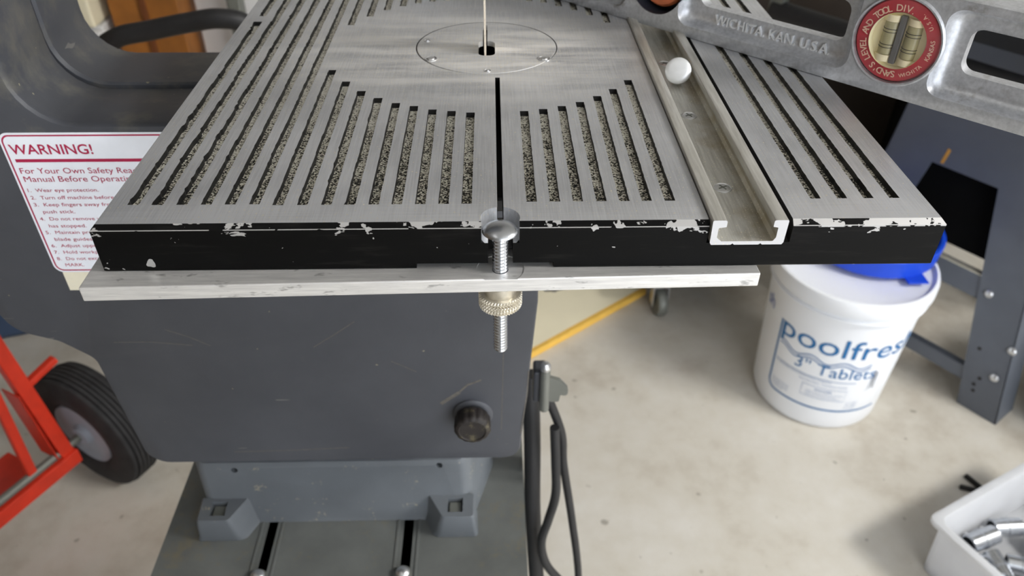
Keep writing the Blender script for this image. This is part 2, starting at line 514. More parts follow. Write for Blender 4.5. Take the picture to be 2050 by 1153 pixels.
cut = bmesh.new()
def groove(x, y0, y1, side=0):
    """slot with a slightly ragged edge, as the casting has"""
    w = 0.00205; n = max(4, int((y1 - y0) / 0.0021))
    L, R_ = [], []
    amp = 2.0 if side == -2 else 1.0
    jl = 0.0
    for k in range(n + 1):
        y = y0 + (y1 - y0) * k / n
        if random.random() < 0.35:
            jl = random.uniform(-0.00030, 0.00012) * amp if side < 0 else random.uniform(-0.00010, 0.00006)
        nick = -random.uniform(0.0001, 0.0003) * amp if side < 0 and random.random() < 0.12 else 0.0
        L.append((x - w + jl + nick, y)); R_.append((x + w + random.uniform(-0.00006, 0.00006) * (2 if side > 0 else 1), y))
    prism_xy(cut, L[::1] + R_[::-1], -0.0027, 0.002)
BACK = 0.325
xs_left = [-0.1450, -0.1355, -0.1260, -0.1165, -0.1070, -0.0975, -0.0880, -0.0784, -0.0689, -0.0595, -0.0502, -0.0410, -0.0317, -0.0224, -0.0132]
front_end = [None] * 6 + [0.1525, 0.1370, 0.1249, 0.1163, 0.1103, 0.1067, 0.1026, 0.1008, 0.0990]
back_start = [None] * 6 + [0.2225, 0.2379, 0.2501, 0.2579, 0.2638, 0.2668, 0.2698, 0.2715, 0.2725]
for i, x in enumerate(xs_left):
    if i == 0:
        groove(x, 0.0160, 0.2290, -2); groove(x, 0.2392, BACK, -2)
    elif front_end[i] is None:
        groove(x, 0.0158, BACK, -2 if i < 3 else -1)
    else:
        groove(x, 0.0150, front_end[i], -1 if i < 10 else 1); groove(x, back_start[i], BACK, -1)
xs_right = [0.0128, 0.0222, 0.0315, 0.0409, 0.0502, 0.0592, 0.0686]
fe_r = [0.1004, 0.1026, 0.1059, 0.1105, 0.1175, 0.1261, 0.1375]
bs_r = [0.2700, 0.2675, 0.2644, 0.2573, 0.2494, 0.2397, 0.2260]
for x, a, b in zip(xs_right, fe_r, bs_r):
    groove(x, 0.0162, a, 1); groove(x, b, BACK, 1)
for x in (0.1280, 0.1389, 0.1497, 0.1603):
    groove(x, 0.0170, BACK, 1)
boolean(table, cut)
cut = bmesh.new()
box(cut, (0.0812, -0.01, -0.0096), (0.1141, 0.40, 0.005))                      # channel for the mitre track
IC = (-0.0055, 0.1866)
lathe(cut, [(0.0404, -0.0030), (0.0404, 0.004)], 96, Matrix.Translation((IC[0], IC[1], 0)))
boolean(table, cut)
cut = bmesh.new()
lathe(cut, [(0.034, -0.03), (0.034, 0.004)], 64, Matrix.Translation((IC[0], IC[1], 0)))
box(cut, (-0.0334, -0.01, -0.03), (0.0214, 0.022, -0.0184))                    # relief under the front edge
boolean(table, cut)
cut = bmesh.new()
box(cut, (-0.0010, -0.01, -0.03), (0.00145, 0.1415, 0.01))                      # blade slit
boolean(table, cut)
cut = bmesh.new()
lathe(cut, [(0.0077, -0.0088), (0.0077, 0.004)], 40, Matrix.Translation((0.0001, 0.0046, 0)))
box(cut, (-0.0073, -0.01, -0.0088), (0.0075, 0.0046, 0.005))
box(cut, (-0.0048, -0.01, -0.03), (0.0050, 0.0100, -0.005))
boolean(table, cut)
me = table.data
while len(me.materials) < 4: me.materials.append(M['black'])
for p in me.polygons:
    c, nn = p.center, p.normal
    if nn.z > 0.95 and c.z > -0.0004: p.material_index = 0
    elif nn.z > 0.5 and -0.0029 < c.z < -0.0024 and (c.x - IC[0]) ** 2 + (c.y - IC[1]) ** 2 > 0.0405 ** 2: p.material_index = 2
    elif c.z < -0.0089 and nn.z > 0.9 and abs(c.x) < 0.01: p.material_index = 0
    elif abs(c.x - 0.0001) < 0.0082 and c.y < 0.0126 and c.z > -0.0089 and abs(nn.y) < 0.999 and c.y > 0.001 and abs(c.x) > 0.0012: p.material_index = 0
    elif c.y < 0.002 and c.z < -ch * 0.3 or abs(nn.z) < 0.9 and (c.x < TX0 + 0.002 or c.x > TX1 - 0.002): p.material_index = 1
    else: p.material_index = 3

# --- throat plate
bm = bmesh.new()
lathe(bm, [(0.0398, -0.0028), (0.0398, -0.0001), (0.0396, 0.0001)], 96, Matrix.Translation((IC[0], IC[1], 0)))
ins = obj('throat_plate', bm, [M['top'], M['black']], table)
cut = bmesh.new()
prism_xy(cut, fillet([(-0.0102, 0.1722, .0035), (-0.0008, 0.1722, .0035), (-0.0008, 0.1950, .0044), (-0.0102, 0.1950, .0044)], 6), -0.01, 0.01)
box(cut, (-0.0078, 0.190, -0.01), (-0.0052, 0.2215, 0.01))
boolean(ins, cut)
for (x, y, r) in ((-0.0363, 0.1676, 0.0036), (0.0262, 0.1672, 0.0036), (-0.0400, 0.1950, 0.0018), (-0.0050, 0.1503, 0.0018)):
    bm = bmesh.new()
    lathe(bm, [(r, -0.0001), (r, 0.00035), (r * 0.86, 0.0004), (r * 0.78, 0.0001), (r * 0.66, 0.0001), (r * 0.55, 0.0006), (r * 0.2, 0.0008)], 24, Matrix.Translation((x, y, 0.0001)))
    obj('plate_screw', bm, M['steel'], table, True)

# --- trunnion casting below the table
bm = bmesh.new(); box(bm, (-0.055, 0.055, -0.0296), (0.055, 0.32, -0.0211), 0.002)
obj('trunnion', bm, M['black'], saw)

# --- mitre track set in the table
bm = bmesh.new()
x0, x1 = 0.0816, 0.1110; zb, zt = -0.0091, 0.0021
prof = [(x0 + .0008, zb, .0004), (x0 + .0085, zb, 0), (x0 + .0092, zb + .0006, 0), (x0 + .0099, zb, 0), (x1 - .0099, zb, 0), (x1 - .0092, zb + .0006, 0), (x1 - .0085, zb, 0), (x1 - .0008, zb, .0004),
        (x1 - .0002, zb + .001, .0003), (x1, zt, .0006), (x1 - .0056, zt, .0008), (x1 - .0056, zt - .0030, .0003),
        (x1 - .0036, zt - .0034, .0003), (x1 - .0036, zb + .0033, .0003), (x1 - .0046, zb + .0016, .0003),
        (x0 + .0046, zb + .0016, .0003), (x0 + .0026, zb + .0033, .0003), (x0 + .0026, zt - .0034, .0003), (x0 + .0056, zt - .0030, .0003), (x0 + .0056, zt, .0008), (x0, zt, .0006), (x0 + .0002, zb + .001, .0003)]
prism_xz(bm, fillet(prof, 3), -0.0022, 0.345)
# lower the bar so that its lips sit a hair above the table
track = obj('mitre_track', bm, M['track'], table, True, 30)
def pan_screw(x, y, z, parent):
    b = bmesh.new()
    lathe(b, [(0.0040, 0), (0.0040, 0.0003), (0.0037, 0.0005), (0.0034, 0.0002), (0.003, 0.0003), (0.0015, 0.0005)], 28, Matrix.Translation((x, y, z)), mi=0)
    for a in (0.5, 0.5 + PI / 2):
        box(b, (-0.0021, -0.00035, 0.0004), (0.0021, 0.00035, 0.00062), M4=Matrix.Translation((x, y, z)) @ Matrix.Rotation(a, 4, 'Z'), mi=1)
    return obj('track_screw', b, [M['steel'], M['rodgrey']], parent, True)
for y in (0.0385, 0.110, 0.178):
    pan_screw(0.0965, y, zb + 0.00155, table)

# --- blade
bm = bmesh.new()
pts = [(-0.0066, 0.1745), (-0.0060, 0.1745), (-0.0060, 0.1870), (-0.0066, 0.1870)]
box(bm, (-0.0069, 0.1750, -0.17), (-0.0058, 0.1870, 0.215))
k = -0.165
while k < 0.21:                                                                # teeth along the front edge
    a = bm.verts.new((-0.0067, 0.1750, k)); b = bm.verts.new((-0.0060, 0.1750, k)); c = bm.verts.new((-0.0060, 0.1732, k)); d = bm.verts.new((-0.0067, 0.1732, k))
    e = bm.verts.new((-0.0067, 0.1750, k + 0.003)); f = bm.verts.new((-0.0060, 0.1750, k + 0.003))
    bm.faces.new((a, b, c, d)); bm.faces.new((d, c, f, e)); bm.faces.new((a, d, e)); bm.faces.new((b, f, c)); k += 0.0042
obj('blade', bm, M['blade'], saw)

# --- C-shaped casting: front cover, seam, rear body
def c_outline(dx, dz, rx, bx=0.0, up=0.52):
    return fillet([(-0.262 + dx, 0.22, 0.02), (-0.262 + dx, -0.0303 + dz, 0.030), (0.0265 + rx, -0.0303 + dz, 0.003), (0.0265 + rx, -0.160, 0.02),
                   (0.0160 + rx, -0.314, 0.012), (-0.2705 + bx, -0.314, 0.016), (-0.2785 + bx, -0.205, 0.012), (-0.2975 + bx, -0.1885, 0.02),
                   (-0.3235 + bx, -0.1790, 0.02), (-0.342 + bx, -0.125, 0.03), (-0.375 + bx, -0.08, 0.03), (-0.375 + bx, up, 0.05), (0.03 + rx, up, 0.05), (0.03 + rx, 0.22, 0.01)], 7)
def shell(name, layers, parent):
    b = bmesh.new()
    loft(b, [[(p[0], y, p[1]) for p in c_outline(*a)] for y, a in layers])
    return obj(name, b, M['cast'], parent, True, 30)
cover = shell('front_cover', [(0.150, (-0.0030, -0.0024, -0.0030, 0.002)), (0.1504, (-0.0013, -0.0012, -0.0012, 0.001)), (0.152, (-0.0003, -0.0003, -0.0002, 0)), (0.155, (0, 0, 0, 0)),
                              (0.216, (-0.0090, -0.0072, 0.0000, 0.004)), (0.218, (-0.0105, -0.0085, -0.001, 0.005))], saw)
cover.data.materials.append(M['scuff'])
bm = bmesh.new(); bm.from_mesh(cover.data)
for pts_, wd_ in (([(-0.2237, -0.179), (-0.209, -0.186), (-0.1965, -0.194)], 0.0005), ([(-0.2605, -0.190), (-0.236, -0.190), (-0.2085, -0.1935)], 0.0005),
                  ([(-0.127, -0.1965), (-0.111, -0.185), (-0.0965, -0.174)], 0.0005), ([(-0.203, -0.3030), (-0.160, -0.3022), (-0.115, -0.3000)], 0.0006),
                  ([(-0.0425, -0.2535), (-0.036, -0.2480), (-0.0285, -0.2420)], 0.0030), ([(-0.0285, -0.2415), (-0.0225, -0.2345), (-0.0125, -0.2298)], 0.0016),
                  ([(0.0213, -0.2215), (0.0206, -0.2450), (0.0184, -0.2660), (0.0162, -0.2870)], 0.0009), ([(0.0033, -0.2045), (0.0026, -0.240), (0.0018, -0.282)], 0.0005),
                  ([(-0.075, -0.2105), (-0.058, -0.221)], 0.0005)):
    for (xa, za), (xb, zb_) in zip(pts_[:-1], pts_[1:]):
        dd_ = Vector((xb - xa, zb_ - za)).normalized(); nn_ = Vector((-dd_.y, dd_.x)) * wd_ / 2
        f = bm.faces.new([bm.verts.new((px_, 0.14992, pz_)) for px_, pz_ in ((xa + nn_.x, za + nn_.y), (xb + nn_.x, zb_ + nn_.y), (xb - nn_.x, zb_ - nn_.y), (xa - nn_.x, za - nn_.y))])
        f.material_index = 1
bm.to_mesh(cover.data); bm.free()
body = shell('wheel_housing', [(0.2165, (-0.016, -0.012, 0.0035, 0.01)), (0.2195, (-0.0165, -0.0125, 0.0035, 0.01)), (0.2200, (-0.0108, -0.0062, 0.0062, 0.004)), (0.222, (-0.0094, -0.0052, 0.0070, 0.004)), (0.286, (-0.0178, -0.0108, 0.0100, 0.008)), (0.290, (-0.020, -0.012, 0.008, 0.01))], saw)

# --- warning label stuck on the cover
YL = 0.1500
bm = bmesh.new()
lab = fillet([(-0.2784, -0.0345, 0.0055), (-0.170, -0.0345, 0.0055), (-0.170, -0.1305, 0.0055), (-0.2784, -0.1305, 0.0055)], 8)
prism_xz(bm, lab, YL - 0.0003, YL + 0.0002)
wl = obj('warning_label', bm, M['label'], cover)
bm = bmesh.new()
def border(inset, w):
    a = fillet([(-0.2784 + inset, -0.0345 - inset, 0.0048), (-0.170 - inset, -0.0345 - inset, 0.0048), (-0.170 - inset, -0.1305 + inset, 0.0048), (-0.2784 + inset, -0.1305 + inset, 0.0048)], 8)
    i2 = inset + w
    b = fillet([(-0.2784 + i2, -0.0345 - i2, 0.0040), (-0.170 - i2, -0.0345 - i2, 0.0040), (-0.170 - i2, -0.1305 + i2, 0.0040), (-0.2784 + i2, -0.1305 + i2, 0.0040)], 8)
    va = [bm.verts.new((p[0], YL - 0.0004, p[1])) for p in a]; vb = [bm.verts.new((p[0], YL - 0.0004, p[1])) for p in b]
    for i in range(len(va)):
        j = (i + 1) % len(va); bm.faces.new((va[i], va[j], vb[j], vb[i]))
border(0.0012, 0.0009)
yt = YL - 0.0004
text_bm(bm, 'WARNING!', FRONT(-0.2745, yt, -0.0476), width=0.0460, cap=0.0060, bold=0.012)
box(bm, (-0.2738, yt - 0.0001, -0.0527), (-0.180, yt + 0.0001, -0.0508))
text_bm(bm, 'For Your Own Safety Read', FRONT(-0.2738, yt, -0.0600), width=0.0665, cap=0.0036, bold=0.0)
text_bm(bm, 'Manual Before Operating', FRONT(-0.2736, yt, -0.0654), width=0.0640, cap=0.0036, bold=0.0)
small = [('1.  Wear eye protection.', 0, -0.0722, 0.0408), ('2.  Turn off machine before making', 0, -0.0772, None), ('3.  Keep fingers away from blade, use', 0, -0.0820, None),
         ('push stick.', 1, -0.0869, 0.0188), ('4.  Do not remove work until blade', 0, -0.0919, None), ('has stopped.', 1, -0.0969, 0.0222),
         ('5.  Maintain proper adjustment of', 0, -0.1016, None), ('blade guides.', 1, -0.1066, None), ('6.  Adjust upper guides to', 0, -0.1114, None),
         ('7.  Hold workpiece firmly', 0, -0.1162, None), ('8.  Do not exceed depth', 0, -0.1211, None), ('MARK.', 1, -0.1259, 0.0115)]
for s, ind, z, w in small:
    text_bm(bm, s, FRONT(-0.2742 + ind * 0.0036, yt, z), width=w or 0.00182 * len(s), cap=0.0023, bold=0.0)
obj('red_printing', bm, M['redink'], wl)
bm = bmesh.new(); box(bm, (-0.2745, YL - 0.0003, -0.1449), (-0.245, YL + 0.0002, -0.1306))
tag(obj('masking_tape', bm, M['tape'], cover), 'strip of cream tape under the warning label')

# --- round tracking knob on the cover
bm = bmesh.new()
KX, KZ = -0.0195, -0.2645
lathe(bm, [(0.0150, 0), (0.0150, 0.0012), (0.0130, 0.0026), (0.0088, 0.0028), (0.0085, 0.0012)], 40, axis_mat((KX, 0.1502, KZ), (0, -1, 0)))
obj('knob_boss', bm, M['cast'], cover, True)
bm = bmesh.new()
seg = 84; rings = []
Mk = axis_mat((KX, 0.1502, KZ), (0, -1, 0))
for r, z in ((0.0088, 0.0035), (0.0122, 0.0045), (0.0132, 0.0065), (0.0136, 0.0150), (0.0124, 0.0172), (0.0100, 0.0178), (0.0095, 0.0170), (0.002, 0.0168)):
    rr = []
    for i in range(seg):
        a = 2 * PI * i / seg
        g = 0.0006 * max(0, math.cos(14 * a)) if r > 0.0115 else 0
        rr.append(Mk @ Vector(((r - g) * math.cos(a), (r - g) * math.sin(a), z)))
    rings.append(rr)
loft(bm, rings)
obj('knob', bm, M['knob'], cover, True, 50)

# --- tension lever at the right of the housing
bm = bmesh.new()
tube(bm, [(0.0395, 0.222, -0.287), (0.0395, 0.221, -0.335)], 0.0043)
lv = obj('latch_pin', bm, M['rodgrey'], body, True)
bm = bmesh.new(); lathe(bm, [(0.0005, 0.006), (0.0028, 0.0053), (0.0046, 0.002), (0.0046, -0.001), (0.003, -0.004)], 20, Matrix.Translation((0.0395, 0.222, -0.287)))
obj('pin_end', bm, M['steel'], lv, True)
bm = bmesh.new()
prism_xz(bm, fillet([(0.0415, -0.296, 0.002), (0.0520, -0.300, 0.004), (0.0595, -0.310, 0.005), (0.0590, -0.318, 0.003), (0.0530, -0.317, 0.001), (0.0520, -0.325, 0.002), (0.0440, -0.325, 0.002), (0.0415, -0.316, 0.002)], 4), 0.2195, 0.2235)
obj('latch_tab', bm, M['rodgrey'], lv, True)
bm = bmesh.new(); box(bm, (0.030, 0.2235, -0.330), (0.0415, 0.240, -0.294), 0.002); obj('latch_bracket', bm, M['cast'], body)

# --- foot casting below the housing
bm = bmesh.new()
ZB = -0.457
out = lambda i, y0: fillet([(-0.272 + i, y0, 0.012), (-0.0255 - i, y0, 0.012), (0.000 - i, 0.285, 0.02), (-0.2725 + i, 0.285, 0.02)], 5)
loft(bm, [[(p[0], p[1], ZB) for p in out(-0.001, 0.1970)], [(p[0], p[1], ZB + 0.004) for p in out(0, 0.1985)], [(p[0], p[1], -0.383) for p in out(0.002, 0.2000)],
          [(p[0], p[1], -0.3775) for p in out(0.004, 0.2015)], [(p[0], p[1], -0.376) for p in out(0.010, 0.206)], [(p[0], p[1], -0.3135) for p in out(0.012, 0.209)]])
base = obj('base_casting', bm, M['base'], saw, True, 30)
cut = bmesh.new()
for x, z in ((-0.2335, -0.3855), (-0.0530, -0.3835)):
    lathe(cut, [(0.0031, -0.01), (0.0031, 0.012)], 20, axis_mat((x, 0.200, z), (0, 1, 0)))
boolean(base, cut)
def foot(xc, sgn, name):
    b = bmesh.new()
    # trapezoid pad: sloped top with a square pocket
    w = 0.0195
    xi, xo = xc - w, xc + w
    ins = 0.010
    if sgn < 0:
        bot = [(xi - .006, 0.1775, .004), (xo - .001, 0.1775, .010), (xo + .012, 0.206, 0), (xi - .004, 0.206, 0)]
        top = [(xi, 0.1765, .003), (xo - ins, 0.1765, .005), (xo + .004, 0.2005, 0), (xi, 0.2005, 0)]
    else:
        bot = [(xi + .001, 0.1775, .010), (xo + .003, 0.1775, .004), (xo + .002, 0.206, 0), (xi - .012, 0.206, 0)]
        top = [(xi + ins, 0.1765, .005), (xo, 0.1765, .003), (xo, 0.2005, 0), (xi - .004, 0.2005, 0)]
    B = fillet(bot, 5); T = fillet(top, 5)
    L = lambda t: [B[i].lerp(T[i], t) for i in range(len(B))]
    zt = lambda y, d: -0.4265 + (y - 0.1765) * 0.12 - d
    loft(b, [[(p[0], p[1], ZB) for p in B], [(p[0], p[1], ZB + 0.004) for p in L(0.35)], [(p[0], p[1], zt(p[1], 0.002)) for p in L(0.93)],
             [(p[0], p[1], zt(p[1], 0.0)) for p in [q.lerp(Vector((xc, 0.19)), 0.06) for q in T]]])
    o = obj(name, b, M['base'], base, True, 32)
    c = bmesh.new(); cx = xc + (-0.002 if sgn < 0 else 0.002)
    box(c, (cx - 0.0068, 0.1822, -0.4345), (cx + 0.0068, 0.1962, -0.41))
    boolean(o, c)
    b = bmesh.new(); box(b, (cx - 0.0055, 0.1830, -0.4350), (cx + 0.0055, 0.1950, -0.4285), 0.0008)
    obj('square_nut', b, M['rodgrey'], base)
foot(-0.2510, -1, 'mounting_foot'); foot(-0.0420, 1, 'mounting_foot')

# --- clamping hardware across the slit: bar, carriage bolt, knurled nut
bm = bmesh.new()
ang = math.atan2(0.0055, 0.2665)
box(bm, (0, 0, -0.0065), (0.2665, 0.045, 0.0), 0.0005, M4=Matrix.Translation((-0.1627, -0.0107, -0.02095)) @ Matrix.Rotation(ang, 4, 'Z'))
o = obj('aluminium_bar', bm, M['bar'])
cut = bmesh.new(); lathe(cut, [(0.0033, -0.04), (0.0033, 0.0)], 24, Matrix.Translation((0, -0.0004, 0)))
boolean(o, cut)
cut = bmesh.new(); lathe(cut, [(0.0095, -0.0213), (0.0102, 0.0)], 40, Matrix.Translation((0, -0.0004, 0)))
boolean(o, cut)
tag(o, 'flat aluminium bar clamped under the front edge of the saw table', 'metal bar')
BY = -0.0004
bolt = thing('carriage_bolt', 'zinc carriage bolt upright through the notch at the slit end of the table', 'bolt', (0, BY, -0.0642))
bm = bmesh.new()
lathe(bm, [(0.0031, -0.0036), (0.0064, -0.0034), (0.0071, -0.0029), (0.0070, -0.0024), (0.0058, -0.0014), (0.0038, -0.0004), (0.0014, 0.0000)], 48, Matrix.Translation((0, 0, 0.0642)))
obj('bolt_head', bm, M['zinc'], bolt, True, 50)
def threaded(bm, z0, z1, r, pitch, seg=28, turn=True, M4=None):
    n = int((z1 - z0) / pitch * 4)
    rings = []
    for k in range(n + 1):
        rr = []
        for i in range(seg):
            a = 2 * PI * i / seg
            ph = (k / 4 - i / seg) % 1.0
            d = abs(ph - 0.5) * 2
            R_ = r - 0.00052 * (1 - d)
            if k < 3: R_ -= 0.0007 * (3 - k) / 3
            p = Vector((R_ * math.cos(a), R_ * math.sin(a), z0 + (z1 - z0) * k / n))
            rr.append(M4 @ p if M4 else p)
        rings.append(rr)
    loft(bm, rings)
bm = bmesh.new(); threaded(bm, 0.0, 0.0608, 0.0032, 0.00155)
obj('threaded_shank', bm, M['zinc'], bolt, True, 60)
nut = thing('knurled_nut', 'round knurled thumb nut on the bolt below the aluminium bar', 'nut', (0, BY, -0.0388))
bm = bmesh.new()
seg = 132; rings = []; rows = 22
for k in range(rows + 1):
    z = 0.0064 * k / rows
    rr = []
    for i in range(seg):
        a = 2 * PI * i / seg
        t1 = abs(((a * 44 / (2 * PI)) + z / 0.00155 * 1.0) % 1.0 - 0.5) * 2
        t2 = abs(((a * 44 / (2 * PI)) - z / 0.00155 * 1.0) % 1.0 - 0.5) * 2
        R_ = 0.0090 - 0.0010 * max(1 - t1 * 2.2, 1 - t2 * 2.2, 0)
        if k in (0, rows): R_ = 0.0081
        rr.append((R_ * math.cos(a), R_ * math.sin(a), z))
    rings.append(rr)
hole = lambda z: [(0.0033 * math.cos(2 * PI * i / seg), 0.0033 * math.sin(2 * PI * i / seg), z) for i in range(seg)]
vr = loft(bm, [hole(0.0064)] + [hole(0)] + rings + [hole(0.0064)], cap=(False, False))
obj('knurled_rim', bm, M['knurl'], nut)
bm = bmesh.new(); lathe(bm, [(0.0064, 0.0060), (0.0066, 0.0066), (0.0066, 0.0108), (0.0062, 0.0112)], 40)
obj('collar', bm, M['knurl'], nut, True)

# --- bolt lying in the mitre track, head towards the viewer
hd = Vector((-0.20, -0.83, 0.50)).normalized()
lb = thing('track_bolt', 'shiny domed bolt lying in the mitre track with its head turned up', 'bolt', (0.0972, 0.1480, 0.0008))
Mh = axis_mat((0, 0, 0), hd)
bm = bmesh.new(); lathe(bm, [(0.0034, -0.0018), (0.0066, -0.0016), (0.0070, -0.0011), (0.0070, -0.0003), (0.0066, 0.0002), (0.004, 0.0006), (0.001, 0.0007)], 40, Mh)
obj('bolt_head', bm, M['bright'], lb, True, 50)
bm = bmesh.new(); threaded(bm, -0.0130, -0.0016, 0.0026, 0.0012, M4=Mh)
obj('threaded_shank', bm, M['steel'], lb, True, 60)

# ------------------------------------------------------------------ cast level lying across the table
LV = thing('spirit_level', 'cast aluminium spirit level standing on edge across the right of the table', 'level', (0.0423, 0.2695, 0.0001), math.radians(-44.94))
bm = bmesh.new()
LH, LT = 0.0525, 0.0225
box(bm, (-0.16, 0, 0), (0.44, LT, LH), 0.0008)
frame = obj('frame', bm, M['alu'], LV, True, 40)
def pocket(c, s0, s1, z0, z1, rad, front=True):
    """recess with a hollow fillet running down to the thin web"""
    def outl(i, rr):
        return fillet([(s0 + i, z0 + i * 0.8, rr), (s1 - i, z0 + i * 0.8, rr), (s1 - i, z1 - i * 0.6, rr), (s0 + i, z1 - i * 0.6, rr)], 7)
    prof = [(-0.002, 0.0, rad), (0.0, 0.0, rad), (0.0030, 0.0010, rad), (0.0056, 0.0026, rad * .9), (0.0072, 0.0048, rad * .8), (0.0078, 0.0072, rad * .7)]
    rings = []
    for y, i, rr in prof:
        yy = y if front else LT - y
        rings.append([(p[0], yy, p[1]) for p in outl(i, rr)])
    loft(c, rings)
def window(c, s0, s1, z0, z1, rad):
    prism_xz(c, fillet([(s0, z0, rad), (s1, z0, rad), (s1, z1, rad), (s0, z1, rad)], 7), -0.01, LT + 0.01)
for (a, b) in ((-0.145, 0.0525), (0.0905, 0.1945), (0.2345, 0.425)):
    for fr in (True, False):
        cut = bmesh.new(); pocket(cut, a, b, 0.0066, 0.0485, 0.007, fr); boolean(frame, cut)
cut = bmesh.new()
window(cut, 0.1000, 0.1870, 0.0176, 0.0385, 0.0055); window(cut, 0.2445, 0.4130, 0.0180, 0.0395, 0.0055); window(cut, -0.13, 0.040, 0.0180, 0.0390, 0.0055)
boolean(frame, cut)
VC = [(0.2152, 0.0276, 0.0205), (0.0735, 0.0276, 0.0195)]
cut = bmesh.new()
for s, z, r in VC: lathe(cut, [(r, -0.01), (r, LT + 0.01)], 64, axis_mat((s, 0, z), (0, 1, 0)))
boolean(frame, cut)
for p in frame.data.polygons: p.use_smooth = True
frame.data.set_sharp_from_angle(angle=math.radians(28))

bm = bmesh.new()
text_bm(bm, 'WICHITA. KAN. U.S.A.', FRONT(0.1118, 0.0071, 0.0098) @ Matrix.Rotation(0, 4, 'Z'), width=0.0700, cap=0.0050, bold=0.010)
lt = thicken(obj('raised_lettering', bm, M['bright'], frame), 0.0018)

# round vial assembly by the right hand window
s, z, r = VC[0]
bm = bmesh.new(); lathe(bm, [(r - .0002, 0.014), (r - .0002, 0.016), (0.001, 0.016)], 48, axis_mat((s, 0, z), (0, 1, 0)), mi=0)
va = obj('plumb_vial', bm, M['vialcream'], LV, True)
bm = bmesh.new()
Mv = axis_mat((s, 0, z), (0, -1, 0))
lathe(bm, [(0.0132, -0.0020), (0.0136, -0.0006), (0.0195, -0.0004), (0.0202, -0.0014), (0.0202, -0.004)], 64, Mv, cap=(False, False))
obj('red_ring', bm, M['vialred'], va, True)
bm = bmesh.new()
def ring_text(word, a0, a1, rad, cap, mi=0, inward=0.0):
    n = len(word)
    for i, chh in enumerate(word):
        if chh == ' ': continue
        a = a0 + (a1 - a0) * (i + 0.5) / n            # clockwise angle from the top
        T4 = Matrix.Translation((s + rad * math.sin(a), -0.0009 + 0.0018, z + rad * math.cos(a))) @ Matrix.Rotation(a + inward, 4, 'Y') @ Matrix.Rotation(PI / 2, 4, 'X')
        text_bm(bm, chh, T4, cap=cap, align='CENTER', mi=mi, bold=0.01, width=None, depth=0.0016)
D = math.radians
ring_text("SAND'S LEVEL AND TOOL DIV.", D(165), D(378), 0.0144, 0.0031)
ring_text('WICHITA', D(157), D(120), 0.0176, 0.0018, inward=PI); ring_text('KANSAS', D(108), D(74), 0.0178, 0.0020, inward=PI); ring_text('U.S.A.', D(58), D(28), 0.0176, 0.0018, inward=PI)
obj('ring_lettering', bm, M['vialtext'], va)
bm = bmesh.new()
lathe(bm, [(0.0136, 0.0), (0.0134, -0.0008), (0.0130, -0.0030), (0.006, -0.0034), (0.001, -0.0034)], 48, Mv, cap=(False, True))
obj('cream_cup', bm, M['vialcream'], va, True)
for dx in (-0.0052, 0.0058):
    bm = bmesh.new()
    lathe(bm, [(0.0026, -0.0084), (0.0036, -0.0078), (0.0038, 0), (0.0036, 0.0078), (0.0026, 0.0084)], 24, Matrix.Translation((s + dx, 0.0040, z)))
    t = obj('glass_tube', bm, M['vialglass'], va, True)
    bm = bmesh.new()
    for dz in (-0.0045, -0.0030, 0.0030, 0.0045):
        lathe(bm, [(0.0039, dz - 0.00012), (0.0039, dz + 0.00012)], 24, Matrix.Translation((s + dx, 0.0040, z)))
    obj('index_line', bm, M['black'], va)
bm = bmesh.new(); box(bm, (s - 0.0017, 0.0012, z - 0.0118), (s + 0.0013, 0.006, z + 0.0118), 0.0004)
obj('divider', bm, M['vialgrey'], va)
for dz in (-0.0105, 0.0105):
    for dx in (-0.0056, 0.0058):
        bm = bmesh.new(); lathe(bm, [(0.0044, -0.0016), (0.0044, 0.0016)], 24, Matrix.Translation((s + dx, 0.0044, z + dz * 0.93)))
        obj('tube_seat', bm, M['vialcream'], va, True)
bm = bmesh.new()
lathe(bm, [(0.0205, 0.0004), (0.0200, 0.0014), (0.0185, 0.0019), (0.012, 0.0024), (0.001, 0.0026)], 64, Mv, cap=(False, True))
obj('clear_cover', bm, M['lens'], va, True)
bm = bmesh.new()
lathe(bm, [(0.0204, -0.001), (0.0206, 0.0009), (0.0214, 0.0011), (0.0222, 0.0002), (0.0222, -0.001)], 64, Mv, cap=(False, False))
obj('retaining_lip', bm, M['alu'], va, True)

# second vial, set deep in its hole
s, z, r = VC[1]
Mv = axis_mat((s, 0, z), (0, -1, 0))
bm = bmesh.new(); lathe(bm, [(r - .0002, -0.0005), (r - .0002, -0.016), (0.001, -0.016)], 48, Mv, cap=(False, False))
va2 = obj('level_vial', bm, M['navy'], LV, True)
bm = bmesh.new(); lathe(bm, [(0.0100, -0.0040), (0.0105, -0.0036), (0.0150, -0.0050), (0.0165, -0.0070), (0.0165, -0.012)], 48, Mv, cap=(False, False))
obj('orange_ring', bm, M['vialorange'], va2, True)
bm = bmesh.new(); lathe(bm, [(0.0102, -0.004), (0.0098, -0.010), (0.001, -0.011)], 40, Mv, cap=(False, True))
obj('cream_cup', bm, M['vialcream'], va2, True)
bm = bmesh.new(); lathe(bm, [(0.0028, -0.0085), (0.0034, 0), (0.0028, 0.0085)], 20, axis_mat((s, 0.0085, z), (1, 0, 0)))
obj('glass_tube', bm, M['vialglass'], va2, True)

